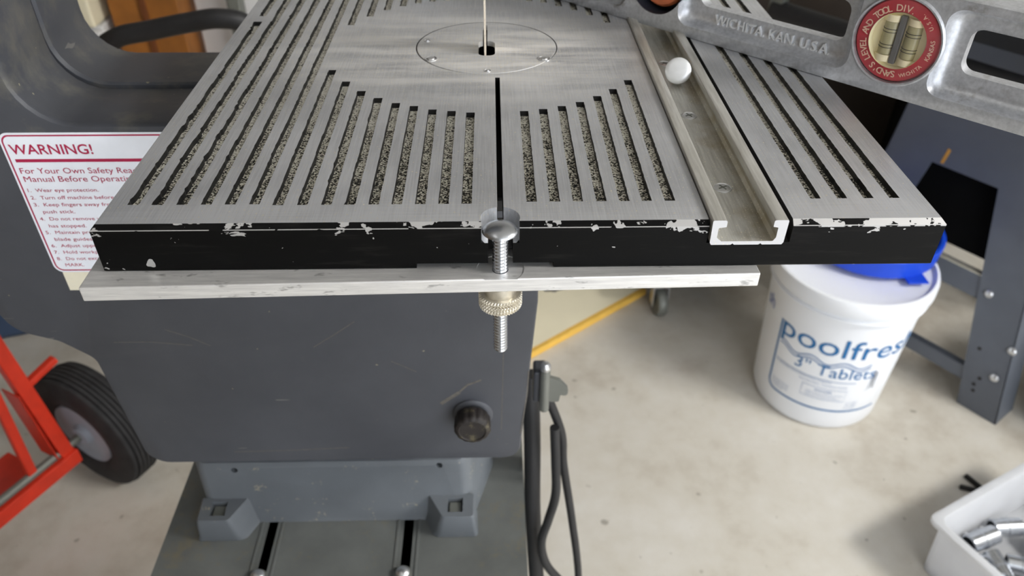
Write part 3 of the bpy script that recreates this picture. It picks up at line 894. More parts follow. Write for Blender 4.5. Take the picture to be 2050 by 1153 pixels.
# ------------------------------------------------------------------ stand under the saw
st = thing('saw_stand', 'dusty grey slotted steel stand under the band saw', 'stand', (0, 0, FLOOR))
bm = bmesh.new()
Z0 = -1.05
prism_xy(bm, fillet([(-0.307, -0.02, 0.01), (0.0245, -0.02, 0.01), (0.0245, 0.33, 0.01), (-0.307, 0.33, 0.01)], 4), -0.003 + ZB - Z0, ZB - 0.0003 - Z0)
topo = obj('top_plate', bm, M['stand'], st, True, 30)
cut = bmesh.new()
for x in (-0.2110, -0.0845):
    prism_xy(cut, fillet([(x - 0.0046, 0.118, 0.0045), (x + 0.0046, 0.118, 0.0045), (x + 0.0046, 0.2035, 0.0045), (x - 0.0046, 0.2035, 0.0045)], 5), -0.02 + ZB - Z0, 0.02 + ZB - Z0)
boolean(topo, cut)
topo.data.materials.clear(); topo.data.materials.append(M['stand'])
for x in (-0.2110, -0.0845):
    bm = bmesh.new()
    for sgn in (-1, 1):
        box(bm, (x + sgn * 0.0095 - 0.0012, 0.06, ZB - Z0 - 0.0002), (x + sgn * 0.0095 + 0.0012, 0.203, ZB - Z0 + 0.0006), 0.0004)
    obj('slot_rib', bm, M['stand'], st)
for x in (-0.307, 0.0245 - 0.006):
    bm = bmesh.new(); box(bm, (x, -0.02, 0), (x + 0.006, 0.33, ZB - Z0 - 0.003), 0.001); obj('side_panel', bm, M['stand'], st)
bm = bmesh.new(); box(bm, (-0.300, 0.322, 0), (0.0185, 0.33, ZB - Z0 - 0.003)); obj('back_panel', bm, M['stand'], st)
bm = bmesh.new(); box(bm, (-0.300, -0.018, 0.25), (0.0185, -0.010, ZB - Z0 - 0.003)); obj('front_panel', bm, M['stand'], st)
bm = bmesh.new(); box(bm, (-0.300, -0.010, 0.42), (0.0185, 0.322, 0.428)); obj('inner_shelf', bm, M['black'], st)
for i, (x, y) in enumerate(((-0.2120, 0.139), (-0.0855, 0.140))):
    t = thing('hold_down_bolt', ('left' if i == 0 else 'right') + ' of two bolt heads in the slots of the saw stand', 'bolt', (x, y, ZB), group='stand slot bolts')
    bm = bmesh.new(); lathe(bm, [(0.0078, 0.0003), (0.0078, 0.0018), (0.0062, 0.0020)], 24); obj('washer', bm, M['rodgrey'], t, True)
    bm = bmesh.new(); lathe(bm, [(0.0058, 0.0020), (0.0060, 0.0050), (0.0040, 0.0070), (0.001, 0.0078)], 24); obj('bolt_head', bm, M['steel'], t, True)

# ------------------------------------------------------------------ cables hanging at the right of the saw
def cable(name, pts, r, label, m='cable'):
    b = bmesh.new(); tube(b, smooth_path(pts, 10), r, 12)
    return tag(obj(name, b, M[m], None, True), label, 'cable')
cable('power_conduit', [(0.030, 0.275, -0.345), (0.0330, 0.262, -0.42), (0.0345, 0.252, -0.50), (0.0385, 0.248, -0.58), (0.0430, 0.246, -0.66), (0.050, 0.25, -0.85), (0.06, 0.26, -1.03), (0.09, 0.30, -1.04)], 0.0085, 'thick black conduit hanging straight down beside the saw housing')
cable('electric_lead', [(0.0445, 0.246, -0.345), (0.0600, 0.25, -0.400), (0.0640, 0.25, -0.445), (0.0770, 0.25, -0.534), (0.0900, 0.25, -0.640), (0.1000, 0.255, -0.80), (0.11, 0.27, -0.98), (0.15, 0.32, -1.044), (0.25, 0.40, -1.044)], 0.0042, 'thin black cord bowing out furthest right of the saw')
cable('looped_cord', [(0.052, 0.240, -0.380), (0.0545, 0.236, -0.425), (0.0560, 0.233, -0.470), (0.0500, 0.232, -0.510), (0.0440, 0.230, -0.545), (0.0505, 0.230, -0.585), (0.0700, 0.232, -0.625), (0.0860, 0.238, -0.665), (0.095, 0.25, -0.85), (0.10, 0.26, -1.02), (0.13, 0.22, -1.044)], 0.0046, 'black cord curling in a loop between conduit and outer cord')

# ------------------------------------------------------------------ pool tablet bucket
BK = thing('plastic_bucket', 'white pool tablet bucket with blue lettering on the floor', 'bucket', (0.694, 0.958, FLOOR))
def bucket_r(z): return 0.1275 + (z / 0.35) * 0.0175
bm = bmesh.new()
pf = [(0.118, 0.0), (0.1255, 0.004), (0.1282, 0.012)] + [(bucket_r(z), z) for z in (0.03, 0.1, 0.2, 0.295)] + [(0.1490, 0.297), (0.1495, 0.300), (0.1440, 0.302), (0.1445, 0.330)]
lathe(bm, pf, 72)
pail = obj('pail', bm, M['bucket'], BK, True, 30)
bm = bmesh.new()
lathe(bm, [(0.1465, 0.311), (0.1515, 0.312), (0.1530, 0.316), (0.1530, 0.338), (0.1510, 0.344), (0.1460, 0.3455), (0.1430, 0.342), (0.1410, 0.3375), (0.137, 0.3370), (0.001, 0.3370)], 72)
lid = obj('lid', bm, M['bucket'], BK, True, 30)
bd2 = thing('blue_plastic_lid', 'blue plastic lid lying on top of the white bucket', 'lid', (0.738, 1.012, FLOOR + 0.3456))
bm = bmesh.new()
lathe(bm, [(0.118, 0.0002), (0.124, 0.001), (0.1275, 0.004), (0.1310, 0.040), (0.129, 0.043), (0.123, 0.043), (0.1215, 0.036), (0.001, 0.036)], 64)
obj('lid_shell', bm, M['bluelid'], bd2, True, 30)
bm = bmesh.new(); box(bm, (0.020, -0.142, 0.0002), (0.060, -0.110, 0.004), 0.002); obj('pull_tab', bm, M['bluelid'], bd2)

# lettering wrapped round the pail; theta measured from the direction facing the camera
TH0 = math.atan2(-0.2523 - 0.958, -0.0024 - 0.694)
def wrap(bmx, bm_src_fn, th, zc, push=0.0006):
    b = bmesh.new(); bm_src_fn(b)
    for e in range(3):
        long_e = [ed for ed in b.edges if ed.calc_length() > 0.012]
        if not long_e: break
        bmesh.ops.subdivide_edges(b, edges=long_e, cuts=1)
    mp = {}
    for v in b.verts:
        zz = zc + v.co.y
        rr = bucket_r(zz) + push
        a = TH0 + th + v.co.x / bucket_r(0.2)
        mp[v] = bmx.verts.new((rr * math.cos(a), rr * math.sin(a), zz))
    for f in b.faces:
        try: bmx.faces.new([mp[v] for v in f.verts])
        except ValueError: pass
    b.free()
def wtext(bmx, s, x, z, cap, width=None, bold=0.0, shear=0.0):
    wrap(bmx, lambda b: text_bm(b, s, Matrix.Translation((x, 0, 0)), width=width, cap=cap, bold=bold, shear=shear, depth=0), 0.0, z)
def strip(bmx, pts, w):
    def fn(b):
        n = len(pts); L = []; R_ = []
        for i, p in enumerate(pts):
            q0 = Vector(pts[max(i - 1, 0)]); q1 = Vector(pts[min(i + 1, n - 1)]); d = (q1 - q0).normalized(); nn = Vector((-d.y, d.x))
            L.append(b.verts.new((p[0] + nn.x * w / 2, p[1] + nn.y * w / 2, 0))); R_.append(b.verts.new((p[0] - nn.x * w / 2, p[1] - nn.y * w / 2, 0)))
        for i in range(n - 1): b.faces.new((L[i], L[i + 1], R_[i + 1], R_[i]))
    wrap(bmx, fn, 0.0, 0.0, 0.0005)
bm = bmesh.new()
wtext(bm, 'poolfresh', -0.0905, 0.205, 0.046, width=0.285, bold=0.004)
wtext(bm, '3" Tablets', -0.046, 0.150, 0.028, width=0.160, bold=0.0)
strip(bm, [(-0.0955, 0.235), (-0.0955, 0.185), (-0.0955, 0.13), (-0.0955, 0.075)] + [(-0.0955 + 0.018 * (1 - math.cos(t)), 0.075 - 0.018 * math.sin(t)) for t in (0.3, 0.6, 0.9, 1.2, 1.57)] + [(-0.0775 + i * 0.01, 0.057) for i in range(1, 24)], 0.0045)
obj('brand_lettering', bm, M['tealink'], pail)
bm = bmesh.new()
for zz in (0.186, 0.178):
    strip(bm, [(-0.088 + i * 0.005, zz + 0.006 * math.sin(i * 0.5 + 0.9)) for i in range(0, 38)], 0.0032)
strip(bm, [(-0.090 + i * 0.01, 0.139) for i in range(0, 18)], 0.0016)
wtext(bm, 'STABILIZED CHLORINATING TABLETS', -0.088, 0.133, 0.0035, width=0.12)
wtext(bm, 'KILLS BACTERIA   CONTROLS ALGAE', -0.030, 0.124, 0.0035, width=0.095)
strip(bm, [(-0.020, 0.116), (0.068, 0.116), (0.068, 0.086), (-0.020, 0.086), (-0.020, 0.116)], 0.001)
wtext(bm, 'DANGER', 0.006, 0.106, 0.005, width=0.034, bold=0.01)
for i, w in enumerate((0.074, 0.060, 0.070)):
    wtext(bm, 'keep out of reach of children', -0.010, 0.100 - i * 0.005, 0.0026, width=w)
for i in range(5):
    wtext(bm, 'active ingredient other total', -0.088, 0.086 - i * 0.0048, 0.0026, width=0.042 if i < 4 else 0.03)
for i in range(4):
    wtext(bm, 'net weight', 0.074, 0.082 - i * 0.006, 0.0026, width=0.026)
obj('small_print', bm, M['paleink'], pail)
bm = bmesh.new()
wtext(bm, 'sh', -0.160, 0.232, 0.030, width=0.03, bold=0.0)
obj('side_lettering', bm, M['blueink'], pail)
bm = bmesh.new(); a = TH0 + 0.92
box(bm, (-0.004, -0.014, -0.022), (0.004, 0.014, 0.022), 0.002, M4=Matrix.Translation((0.139 * math.cos(a), 0.139 * math.sin(a), 0.15)) @ Matrix.Rotation(a, 4, 'Z'))
obj('handle_lug', bm, M['bucket'], pail)

# ------------------------------------------------------------------ steel leg stand on the right
P0 = Vector((1.02, 0.86, FLOOR)); u = Vector((-0.5936, 0.8048, 0)); w = Vector((0.8048, 0.5936, 0))
LS = thing('machine_stand', 'blue-grey sheet steel machine stand with splayed legs right of the bucket', 'stand', tuple(P0 + u * 0.215))
def LP(s, z, d=0.0): return u * (s - 0.215) + w * d + Vector((0, 0, z - FLOOR))
def sheet(name, quad, d0, d1, m, parent, bev=0.002):
    b = bmesh.new(); loft(b, [[LP(s, z, d0) for s, z in quad], [LP(s, z, d1) for s, z in quad]])
    return obj(name, b, m, parent)
D_ = 0.42
for (A, flip) in (((-0.030, 0.053, 0.060, 0.150, 0.0575), False), ((0.460, 0.377, 0.372, 0.280, 0.0), True)):
    for d in (0.0, D_):
        b = bmesh.new()
        lo_o, lo_i, hi_o, hi_i, _ = A
        z0, z1 = FLOOR + 0.0, -0.567
        th = 0.003
        sg = 1 if d == 0 else -1
        # angle-section leg: a face in the plane of the apron and a face turned inwards
        loft(b, [[LP(lo_o, z0, d), LP(lo_i, z0 + 0.0, d), LP(hi_i, z1, d), LP(hi_o, z1, d)], [LP(lo_o, z0, d + sg * th), LP(lo_i, z0, d + sg * th), LP(hi_i, z1, d + sg * th), LP(hi_o, z1, d + sg * th)]])
        loft(b, [[LP(lo_o, z0, d), LP(lo_o, z0, d + sg * 0.075), LP(hi_o, z1, d + sg * 0.075), LP(hi_o, z1, d)],
                 [LP(lo_o + (th if not flip else -th), z0, d), LP(lo_o + (th if not flip else -th), z0, d + sg * 0.075), LP(hi_o + (th if not flip else -th), z1, d + sg * 0.075), LP(hi_o + (th if not flip else -th), z1, d)]])
        obj('leg', b, M['legs'], LS)
quad = [(0.060, -0.567), (0.372, -0.567), (0.345, -0.33), (0.085, -0.33)]
for d in (0, D_): sheet('apron', quad, d, d + (0.003 if d == 0 else -0.003), M['legs'], LS)
for s_, s2 in ((0.060, 0.085), (0.372, 0.345)):
    b = bmesh.new(); loft(b, [[LP(s_, -0.567, 0), LP(s_, -0.567, D_), LP(s2, -0.33, D_), LP(s2, -0.33, 0)], [LP(s_ - 0.003, -0.567, 0), LP(s_ - 0.003, -0.567, D_), LP(s2 - 0.003, -0.33, D_), LP(s2 - 0.003, -0.33, 0)]])
    obj('end_apron', b, M['legs'], LS)
def rail(s0, s1, z, h, d, m='legs'):
    b = bmesh.new(); loft(b, [[LP(s0, z, d), LP(s1, z, d), LP(s1, z + h, d), LP(s0, z + h, d)], [LP(s0, z, d + 0.018), LP(s1, z, d + 0.018), LP(s1, z + h, d + 0.018), LP(s0, z + h, d + 0.018)]])
    return obj('cross_rail', b, M[m], LS)
rail(0.09, 0.34, -0.800, 0.050, 0.004)
rail(0.07, 0.36, -0.868, 0.020, 0.30)
rail(0.05, 0.38, -0.992, 0.032, 0.004)
bm = bmesh.new(); b_ = [LP(0.10, -0.7505, 0.004), LP(0.33, -0.7505, 0.004), LP(0.33, -0.7505, 0.016), LP(0.10, -0.7505, 0.016)]
loft(bm, [b_, [p + Vector((0, 0, 0.002)) for p in b_]]); tag(obj('worn_strip', bm, M['tape'], LS), 'pale worn top edge of the cross rail')
for s_, z_, m_ in ((0.088, -0.775, 'steel'), (0.012, -0.945, 'steel'), (0.006, -0.868, 'steel')):
    b = bmesh.new(); lathe(b, [(0.0085, 0), (0.0085, 0.003), (0.005, 0.006), (0.001, 0.007)], 16, Matrix.Translation(LP(s_, z_, 0)) @ axis_mat((0, 0, 0), -w)); obj('rivet', b, M[m_], LS, True)
for s_, z_ in ((0.060, -0.90), (0.035, -0.965), (0.036, -1.0), (0.040, -0.985)):
    b = bmesh.new(); lathe(b, [(0.004, -0.0004), (0.004, 0.0006)], 12, Matrix.Translation(LP(s_, z_, 0)) @ axis_mat((0, 0, 0), -w)); obj('bolt_hole', b, M['black'], LS)
sheet('paint_scuff', [(0.258, -0.562), (0.264, -0.562), (0.259, -0.530), (0.253, -0.532)], -0.0006, 0.0, M['orange'], LS)

# dark machine body on that stand
bm = bmesh.new()
TB = thing('table_saw', 'dark bench machine on the blue-grey stand, seen through the level openings', 'machine', tuple(P0 + u * 0.215 + Vector((0, 0, 0.72))))
loft(bm, [[LP(0.06, -0.3295, 0.0) - Vector((0, 0, .72)), LP(0.37, -0.3295, 0.0) - Vector((0, 0, .72)), LP(0.37, -0.3295, 0.42) - Vector((0, 0, .72)), LP(0.06, -0.3295, 0.42) - Vector((0, 0, .72))],
          [LP(0.00, -0.16, -0.02) - Vector((0, 0, .72)), LP(0.42, -0.16, -0.02) - Vector((0, 0, .72)), LP(0.42, -0.16, 0.45) - Vector((0, 0, .72)), LP(0.00, -0.16, 0.45) - Vector((0, 0, .72))]])
obj('machine_body', bm, M['charcoal'], TB)
bm = bmesh.new()
loft(bm, [[LP(a_, z_, d_) for a_, d_ in ((0.085, 0.03), (0.335, 0.03), (0.335, 0.32), (0.085, 0.32))] for z_ in (-0.7300, -0.3310)])
obj('dark_filler_box', bm, M['matteblack'], LS)  # added black box, keeps the opening under the apron dark and hides the back leg
bm = bmesh.new(); q = [LP(-0.10, -0.159, -0.13), LP(0.46, -0.159, -0.13), LP(0.46, -0.159, 0.52), LP(-0.10, -0.159, 0.52)]
q = [p - Vector((0, 0, .72)) for p in q]; loft(bm, [q, [p + Vector((0, 0, 0.03)) for p in q]]); obj('machine_table', bm, M['charcoal'], TB)
bm = bmesh.new(); tube(bm, [LP(-0.20, -0.347, -0.10) - Vector((0, 0, .72)), LP(0.635, -0.347, -0.10) - Vector((0, 0, .72))], 0.021, 20); obj('front_rail', bm, M['cable'], TB, True)
for s_ in (0.12, 0.36):
    bm = bmesh.new(); beam(bm, LP(s_, -0.335, -0.10) - Vector((0, 0, .72)), LP(s_, -0.30, 0.04) - Vector((0, 0, .72)), 0.02, 0.03); obj('rail_bracket', bm, M['charcoal'], TB)

bm = bmesh.new(); beam(bm, LP(0.628, -0.375, -0.10) - Vector((0, 0, .72)), LP(0.628, -0.14, -0.10) - Vector((0, 0, .72)), 0.02, 0.03, u); obj('rail_end', bm, M['rodgrey'], TB)
# black chest standing below/behind the stand
def simple_box(name, lo, hi, m, label, cat, rz=0, bevel=0.006):
    b = bmesh.new(); c = ((lo[0] + hi[0]) / 2, (lo[1] + hi[1]) / 2, lo[2])
    box(b, (lo[0] - c[0], lo[1] - c[1], 0), (hi[0] - c[0], hi[1] - c[1], hi[2] - lo[2]), bevel)
    o = obj(name, b, m); o.location = c; o.rotation_euler = (0, 0, rz)
    return tag(o, label, cat)
ch_ = thing('storage_chest', 'black storage chest on the floor seen through the legs of the machine stand', 'chest', (1.50, 1.62, FLOOR), -0.35)
bm = bmesh.new(); box(bm, (-0.38, -0.17, 0.0), (0.30, 0.17, 0.42), 0.01); obj('chest_body', bm, M['matteblack'], ch_)
bm = bmesh.new(); box(bm, (-0.39, -0.18, 0.421), (0.31, 0.18, 0.46), 0.01); obj('chest_lid', bm, M['matteblack'], ch_)
tb = thing('black_tool_case', 'black case standing on the floor immediately right of the near steel leg', 'case', tuple(P0 - u * 0.075 + w * 0.060), math.atan2(-u.y, -u.x))
bm = bmesh.new(); box(bm, (0.0, 0.0, 0.0), (0.42, 0.20, 0.34), 0.012); obj('case_body', bm, M['charcoal'], tb)
bm = bmesh.new(); tube(bm, [(0.14, 0.10, 0.335), (0.14, 0.10, 0.37), (0.28, 0.10, 0.37), (0.28, 0.10, 0.335)], 0.009); obj('handle', bm, M['black'], tb, True)
for xx in (0.08, 0.33):
    bm = bmesh.new(); box(bm, (xx, -0.006, 0.22), (xx + 0.03, -0.0002, 0.27), 0.002); obj('latch', bm, M['rodgrey'], tb)
cb = thing('tall_cabinet', 'dark brown cabinet standing in shade behind the machine stand', 'cabinet', (1.38, 2.20, FLOOR), -0.2)
bm = bmesh.new(); box(bm, (-0.62, -0.2, 0.0), (0.62, 0.25, 1.02), 0.006); obj('cabinet_body', bm, M['cabinet'], cb)
for x in (-0.60, 0.01):
    bm = bmesh.new(); box(bm, (x, -0.222, 0.05), (x + 0.59, -0.201, 1.0), 0.005); d = obj('door', bm, M['cabinet'], cb)
    bm = bmesh.new(); tube(bm, [(x + (0.55 if x < 0 else 0.04), -0.24, 0.45), (x + (0.55 if x < 0 else 0.04), -0.24, 0.62)], 0.006); obj('handle', bm, M['rodgrey'], d, True)
# ------------------------------------------------------------------ board, caster
bd = thing('laminate_board', 'cream board with yellow edging lying on the floor beyond the saw', 'board', (0.0928, 1.0638, FLOOR), math.atan2(0.194, 0.251))
bm = bmesh.new(); box(bm, (-0.35, 0.0131, 0.001), (0.36, 0.50, 0.018), 0.001); bb = obj('panel', bm, M['cream'], bd)
bm = bmesh.new(); box(bm, (-0.352, 0.0, 0.001), (0.362, 0.013, 0.0185), 0.001); obj('edging', bm, M['yellow'], bd)
bm = bmesh.new()
pts2 = [Vector((0.195 + 0.034 * math.cos(a) * (1 + 0.25 * math.sin(3 * a)), 0.150 + 0.018 * math.sin(a) * (1 + 0.2 * math.cos(5 * a)))) for a in [2 * PI * k / 24 for k in range(24)]]
prism_xy(bm, pts2, 0.0181, 0.0186); tag(obj('ink_mark', bm, M['navy'], bb), 'dark blue smudge on the board')
ct = thing('rolling_cart', 'low grey rolling cart with one caster showing under the aluminium bar', 'cart', (0.50, 1.45, FLOOR))
bm = bmesh.new(); box(bm, (-0.16, -0.26, 0.10), (0.06, 0.20, 0.125), 0.004); obj('cart_deck', bm, M['legs'], ct)
for x, y in ((-0.105, -0.235), (0.03, -0.02), (-0.105, 0.17), (0.03, 0.17)):
    bm = bmesh.new(); lathe(bm, [(0.010, -0.0125), (0.034, -0.0115), (0.0375, -0.006), (0.0375, 0.006), (0.034, 0.0115), (0.010, 0.0125)], 32, axis_mat((x, y, 0.0378), (1, 0.15, 0))); cw = obj('caster_wheel', bm, M['rodgrey'], ct, True)
    bm = bmesh.new()
    for sx in (-0.018, 0.018): box(bm, (x + sx - 0.0015, y - 0.014, 0.03), (x + sx + 0.0015, y + 0.014, 0.085), 0.001)
    box(bm, (x - 0.0195, y - 0.014, 0.085), (x + 0.0195, y + 0.014, 0.099), 0.001); obj('caster_fork', bm, M['steel'], cw)

# ------------------------------------------------------------------ red hand truck at the left
d = Vector((-0.4689, -0.8832, 0)); pz = Vector((0.8832, -0.4689, 0))
HT = thing('hand_truck', 'red steel hand truck with a pneumatic tyre beside the saw', 'hand truck', (-0.757, 0.730, FLOOR))
O = Vector((-0.757, 0.730, FLOOR))
def H(x, y, z): return Vector((x - 0.010, y, z)) - O
WC = Vector((-0.757, 0.730, -0.923)) - O - d * 0.030
Mw = axis_mat(WC, d)
bm = bmesh.new()
tp = [(0.062, -0.022), (0.075, -0.034), (0.100, -0.036), (0.116, -0.031)]
for g in range(-3, 4):
    x = g * 0.0085
    tp += [(0.1262 if abs(g) < 3 else 0.123, x - 0.0030), (0.1272 if abs(g) < 3 else 0.124, x), (0.1262 if abs(g) < 3 else 0.123, x + 0.0030), (0.1215, x + 0.0040)]
tp += [(0.116, 0.031), (0.100, 0.036), (0.075, 0.034), (0.062, 0.022)]
lathe(bm, tp, 64, Mw, cap=(False, False))
ty = obj('tyre', bm, M['tire'], HT, True, 40)
bm = bmesh.new(); lathe(bm, [(0.012, -0.03), (0.015, -0.026), (0.058, -0.024), (0.065, -0.030), (0.065, 0.030), (0.060, 0.026), (0.050, 0.024), (0.022, 0.026), (0.018, 0.036), (0.008, 0.038)], 48, Mw)
wr = obj('wheel_rim', bm, M['rim'], HT, True, 35)
def hbeam(name, a, b, wd, h, upv=(0, 0, 1), m='red'):
    bb = bmesh.new(); beam(bb, a, b, wd, h, upv, 0.002); return obj(name, bb, M[m], HT)
r1b = H(-0.7660, 0.6960, -0.935); r1t = H(-0.7758, 0.6777, -0.656)
r1b = r1b + d * 0.0
rdir = (r1t - r1b)
hbeam('upright', r1b, r1b + rdir * 2.6, 0.020, 0.024, d)
r2b = H(-0.7960, 0.6395, -0.925); r2t = H(-0.7915, 0.6480, -0.7257)
hbeam('strut', r2b, r2b + (r2t - r2b) * 2.6, 0.012, 0.016, d)
hbeam('gusset', H(-0.775, 0.679, -0.925) + pz * -0.012, H(-0.779, 0.671, -0.76) + pz * -0.012, 0.003, 0.045, pz)
hbeam('axle_beam', H(-0.7590, 0.7092, -0.945), H(-0.7590, 0.7092, -0.945) + d * 0.36, 0.030, 0.030)
hbeam('fender_stub', H(-0.7705, 0.6865, -0.758), H(-0.738, 0.739, -0.742), 0.014, 0.012)
bm = bmesh.new(); q0 = H(-0.78, 0.70, -1.047) - pz * 0.10; q = [q0, q0 + d * 0.32, q0 + d * 0.32 - pz * 0.10, q0 - pz * 0.10]
loft(bm, [q, [p + Vector((0, 0, 0.006)) for p in q]]); obj('toe_plate', bm, M['red'], HT)
bm = bmesh.new(); tube(bm, [WC - d * 0.03, WC + d * 0.30], 0.0075); obj('axle', bm, M['rodgrey'], HT, True)
# white jug glimpsed between the rails
jg = thing('white_jug', 'white plastic jug behind the red hand truck at the left edge', 'jug', (-1.10, 0.79, FLOOR))
bm = bmesh.new(); lathe(bm, [(0.06, 0), (0.068, 0.008), (0.070, 0.03), (0.070, 0.12), (0.055, 0.17), (0.022, 0.20), (0.022, 0.215)], 40); obj('jug_body', bm, M['bucket'], jg, True)
bm = bmesh.new(); lathe(bm, [(0.026, 0.2152), (0.026, 0.236), (0.024, 0.238)], 24); obj('cap', bm, M['white'], jg, True)
# blue-grey tote behind
tt = thing('storage_tote', 'dark blue plastic tote on the floor behind the hand truck', 'tote', (-1.17, 1.33, FLOOR), 0.30)
bm = bmesh.new(); box(bm, (-0.24, -0.19, 0.0), (0.24, 0.19, 0.26), 0.015); obj('tote_body', bm, M['totes'], tt)
bm = bmesh.new(); box(bm, (-0.255, -0.205, 0.261), (0.255, 0.205, 0.290), 0.006); obj('tote_lid', bm, M['totes'], tt)

# ------------------------------------------------------------------ background beyond the left of the table
wd = thing('wooden_cupboard', 'orange-brown wooden cupboard door seen above the saw throat', 'cupboard', (-0.812, 1.70, FLOOR), 0.03)
bm = bmesh.new(); box(bm, (-0.108, -0.02, 0.0), (0.056, 0.28, 1.30), 0.003); obj('cupboard_body', bm, M['wood'], wd)
for x0_, x1_ in ((-0.108, -0.028), (-0.022, 0.056)):
    bm = bmesh.new(); box(bm, (x0_, -0.040, 0.02), (x1_, -0.0202, 1.28), 0.003); obj('door', bm, M['wood'], wd)
bm = bmesh.new(); box(bm, (-0.032, -0.048, 0.02), (-0.018, -0.0402, 1.28), 0.002); obj('centre_strip', bm, M['wooddark'], wd)
sh = thing('white_shelving', 'white ribbed plastic drawer tower left of the wooden cupboard', 'drawer tower', (-1.17, 1.72, FLOOR), 0.02)
bm = bmesh.new(); box(bm, (-0.22, -0.08, 0.0), (0.228, 0.25, 0.56), 0.004); obj('tower_body', bm, M['white'], sh)
for k in range(9):
    bm = bmesh.new(); box(bm, (-0.218, -0.096, 0.02 + k * 0.060), (0.226, -0.0802, 0.072 + k * 0.060), 0.006); obj('drawer', bm, M['white'], sh)
simple_box('cream_box', (-1.39, 1.62, FLOOR + 0.562), (-0.946, 1.95, FLOOR + 0.85), M['cream'], 'cream box on top of the white drawer tower', 'box')
pn = simple_box('standing_board', (-0.745, 1.74, FLOOR), (-0.30, 1.78, FLOOR + 1.15), M['white'], 'white board standing upright right of the wooden cupboard', 'board', 0.0)
pl = simple_box('grey_post', (-0.640, 1.66, FLOOR), (-0.605, 1.70, FLOOR + 1.2), M['rodgrey'], 'slim grey post in front of the white upright board', 'post')

# black bent tube handle
hb = thing('tube_handle', 'bent black tubular handlebar passing behind the saw throat', 'handlebar', (-0.42, 0.80, FLOOR))
path = [(-0.539, 0.8, -1.045), (-0.539, 0.8, -0.6), (-0.534, 0.78, -0.312), (-0.516, 0.76, -0.227), (-0.486, 0.75, -0.198), (-0.44, 0.75, -0.188), (-0.388, 0.75, -0.178), (-0.349, 0.75, -0.173), (-0.319, 0.76, -0.184), (-0.294, 0.78, -0.227), (-0.28400000000000003, 0.8, -0.312), (-0.28200000000000003, 0.8, -0.6), (-0.28200000000000003, 0.8, -1.045)]
bm = bmesh.new(); tube(bm, [p - Vector((-0.42, 0.80, FLOOR)) for p in smooth_path(path, 8)], 0.0125, 18)
obj('bent_tube', bm, M['cable'], hb, True)
bm = bmesh.new(); beam(bm, (-0.115, 0, 0.45), (0.142, 0, 0.45), 0.02, 0.02); obj('cross_bar', bm, M['cable'], hb)

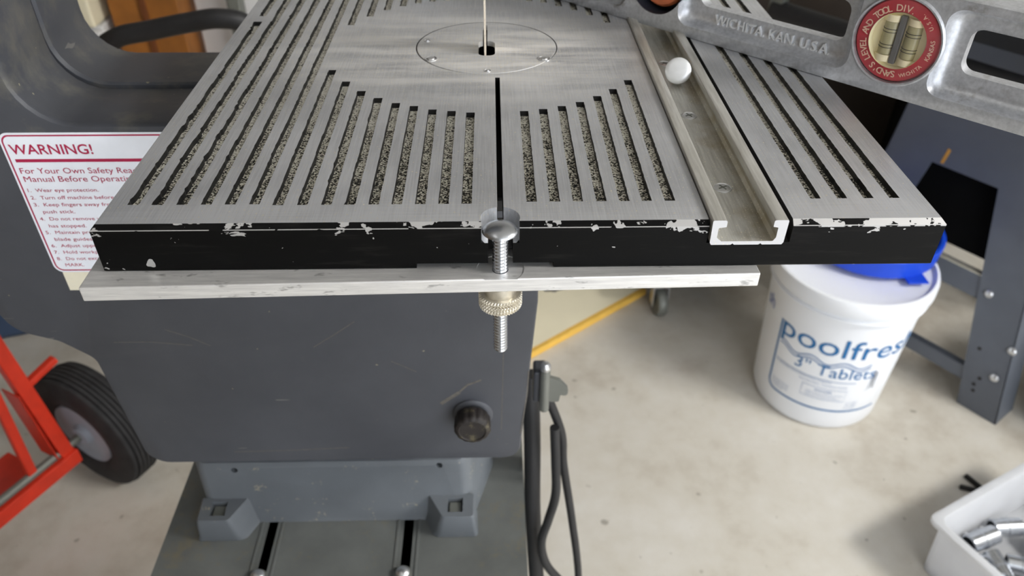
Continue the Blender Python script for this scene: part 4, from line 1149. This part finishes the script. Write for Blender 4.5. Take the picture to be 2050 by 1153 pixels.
# ------------------------------------------------------------------ translucent bin of fittings
BN = thing('plastic_bin', 'translucent white plastic bin of metal fittings at the lower right corner', 'bin', (0.715, 0.520, FLOOR), math.atan2(0.444, 0.896))
bm = bmesh.new()
W_, Dp, Hh = 0.34, 0.24, 0.13
def rr(i, o=0.0): return fillet([(i, -Dp + i, .014), (W_ - i, -Dp + i, .014), (W_ - i, -i, .014), (i, -i, .014)], 5)
lv_ = [(0.016, 0.0), (0.010, Hh - 0.020), (0.010, Hh - 0.012), (-0.001, Hh - 0.011), (-0.003, Hh - 0.008), (-0.003, Hh), (0.002, Hh + 0.0015), (0.010, Hh), (0.0125, Hh - 0.004), (0.0185, 0.003)]
loft(bm, [[(p[0], p[1], z) for p in rr(i)] for i, z in lv_])
obj('bin_body', bm, M['bin'], BN, True, 40)
R = random.Random(3)
def fitting(label, x, y, z, dirv, Ln, r):
    t = thing('conduit_coupling', label, 'fitting', (0, 0, 0), group='metal fittings in the plastic bin')
    cs, sn = math.cos(BN.rotation_euler.z), math.sin(BN.rotation_euler.z)
    t.location = (0.715 + cs * x - sn * y, 0.520 + sn * x + cs * y, FLOOR + z)
    dv = Vector((cs * dirv[0] - sn * dirv[1], sn * dirv[0] + cs * dirv[1], dirv[2])).normalized()
    t.rotation_euler = dv.to_track_quat('Z', 'Y').to_euler()
    b = bmesh.new()
    prof = [(r * 0.8, -Ln / 2), (r, -Ln / 2 + 0.001), (r, -0.004), (r * 1.08, -0.003), (r * 1.08, 0.003), (r, 0.004), (r, Ln / 2 - 0.001), (r * 0.8, Ln / 2), (r * 0.78, -Ln / 2)]
    lathe(b, prof, 28, cap=(False, False)); obj('sleeve', b, M['zinc'], t, True, 40)
    for zz in (-Ln * 0.3, Ln * 0.3):
        b = bmesh.new(); lathe(b, [(0.0035, 0), (0.0035, 0.003), (0.002, 0.0045)], 12, axis_mat((r * 0.98, 0, zz), (1, 0, 0))); obj('set_screw', b, M['steel'], t, True)
    b = bmesh.new(); lathe(b, [(r * 0.79, Ln * 0.5 - 0.0045), (r * 0.5, Ln * 0.5 - 0.002), (r * 0.2, Ln * 0.5 - 0.001)], 24); obj('end_plug', b, M['zinc'], t, True)
fits = [('large silver coupling nearest the left corner of the bin', 0.060, -0.062, 0.040, (0.8, -0.55, 0.1), 0.052, 0.0165),
        ('silver coupling lying against the far wall of the bin', 0.118, -0.042, 0.045, (0.95, -0.15, 0.05), 0.056, 0.0165),
        ('silver coupling at the right frame edge, against the bin far wall', 0.180, -0.045, 0.042, (0.9, -0.4, 0.0), 0.052, 0.016),
        ('silver coupling second from the corner, lying crosswise', 0.108, -0.086, 0.030, (0.35, 0.93, 0.1), 0.05, 0.016),
        ('silver coupling near the bottom edge of the photo, in the bin', 0.072, -0.118, 0.032, (0.9, 0.3, -0.1), 0.05, 0.016),
        ('lower silver coupling half hidden under the bin pile', 0.150, -0.105, 0.026, (0.6, -0.7, 0.1), 0.05, 0.016),
        ('silver coupling lowest in the bin by the near wall', 0.095, -0.165, 0.026, (0.8, -0.3, 0.1), 0.05, 0.016),
        ('silver coupling far right in the bin', 0.215, -0.095, 0.028, (0.3, 0.9, 0.1), 0.05, 0.016)]
for f in fits: fitting(*f)
# clamp sticking out beyond the bin
cl = thing('black_clip', 'small black two-pronged clip on the floor behind the plastic bin', 'clip', (0.930, 0.660, FLOOR))
bm = bmesh.new()
beam(bm, (0.0, 0.0, 0.005), (-0.022, 0.045, 0.005), 0.009, 0.009, bevel=0.003); beam(bm, (0, 0, 0.005), (-0.046, 0.018, 0.005), 0.009, 0.009, bevel=0.003)
obj('prong', bm, M['black'], cl)
bpy.context.view_layer.update()
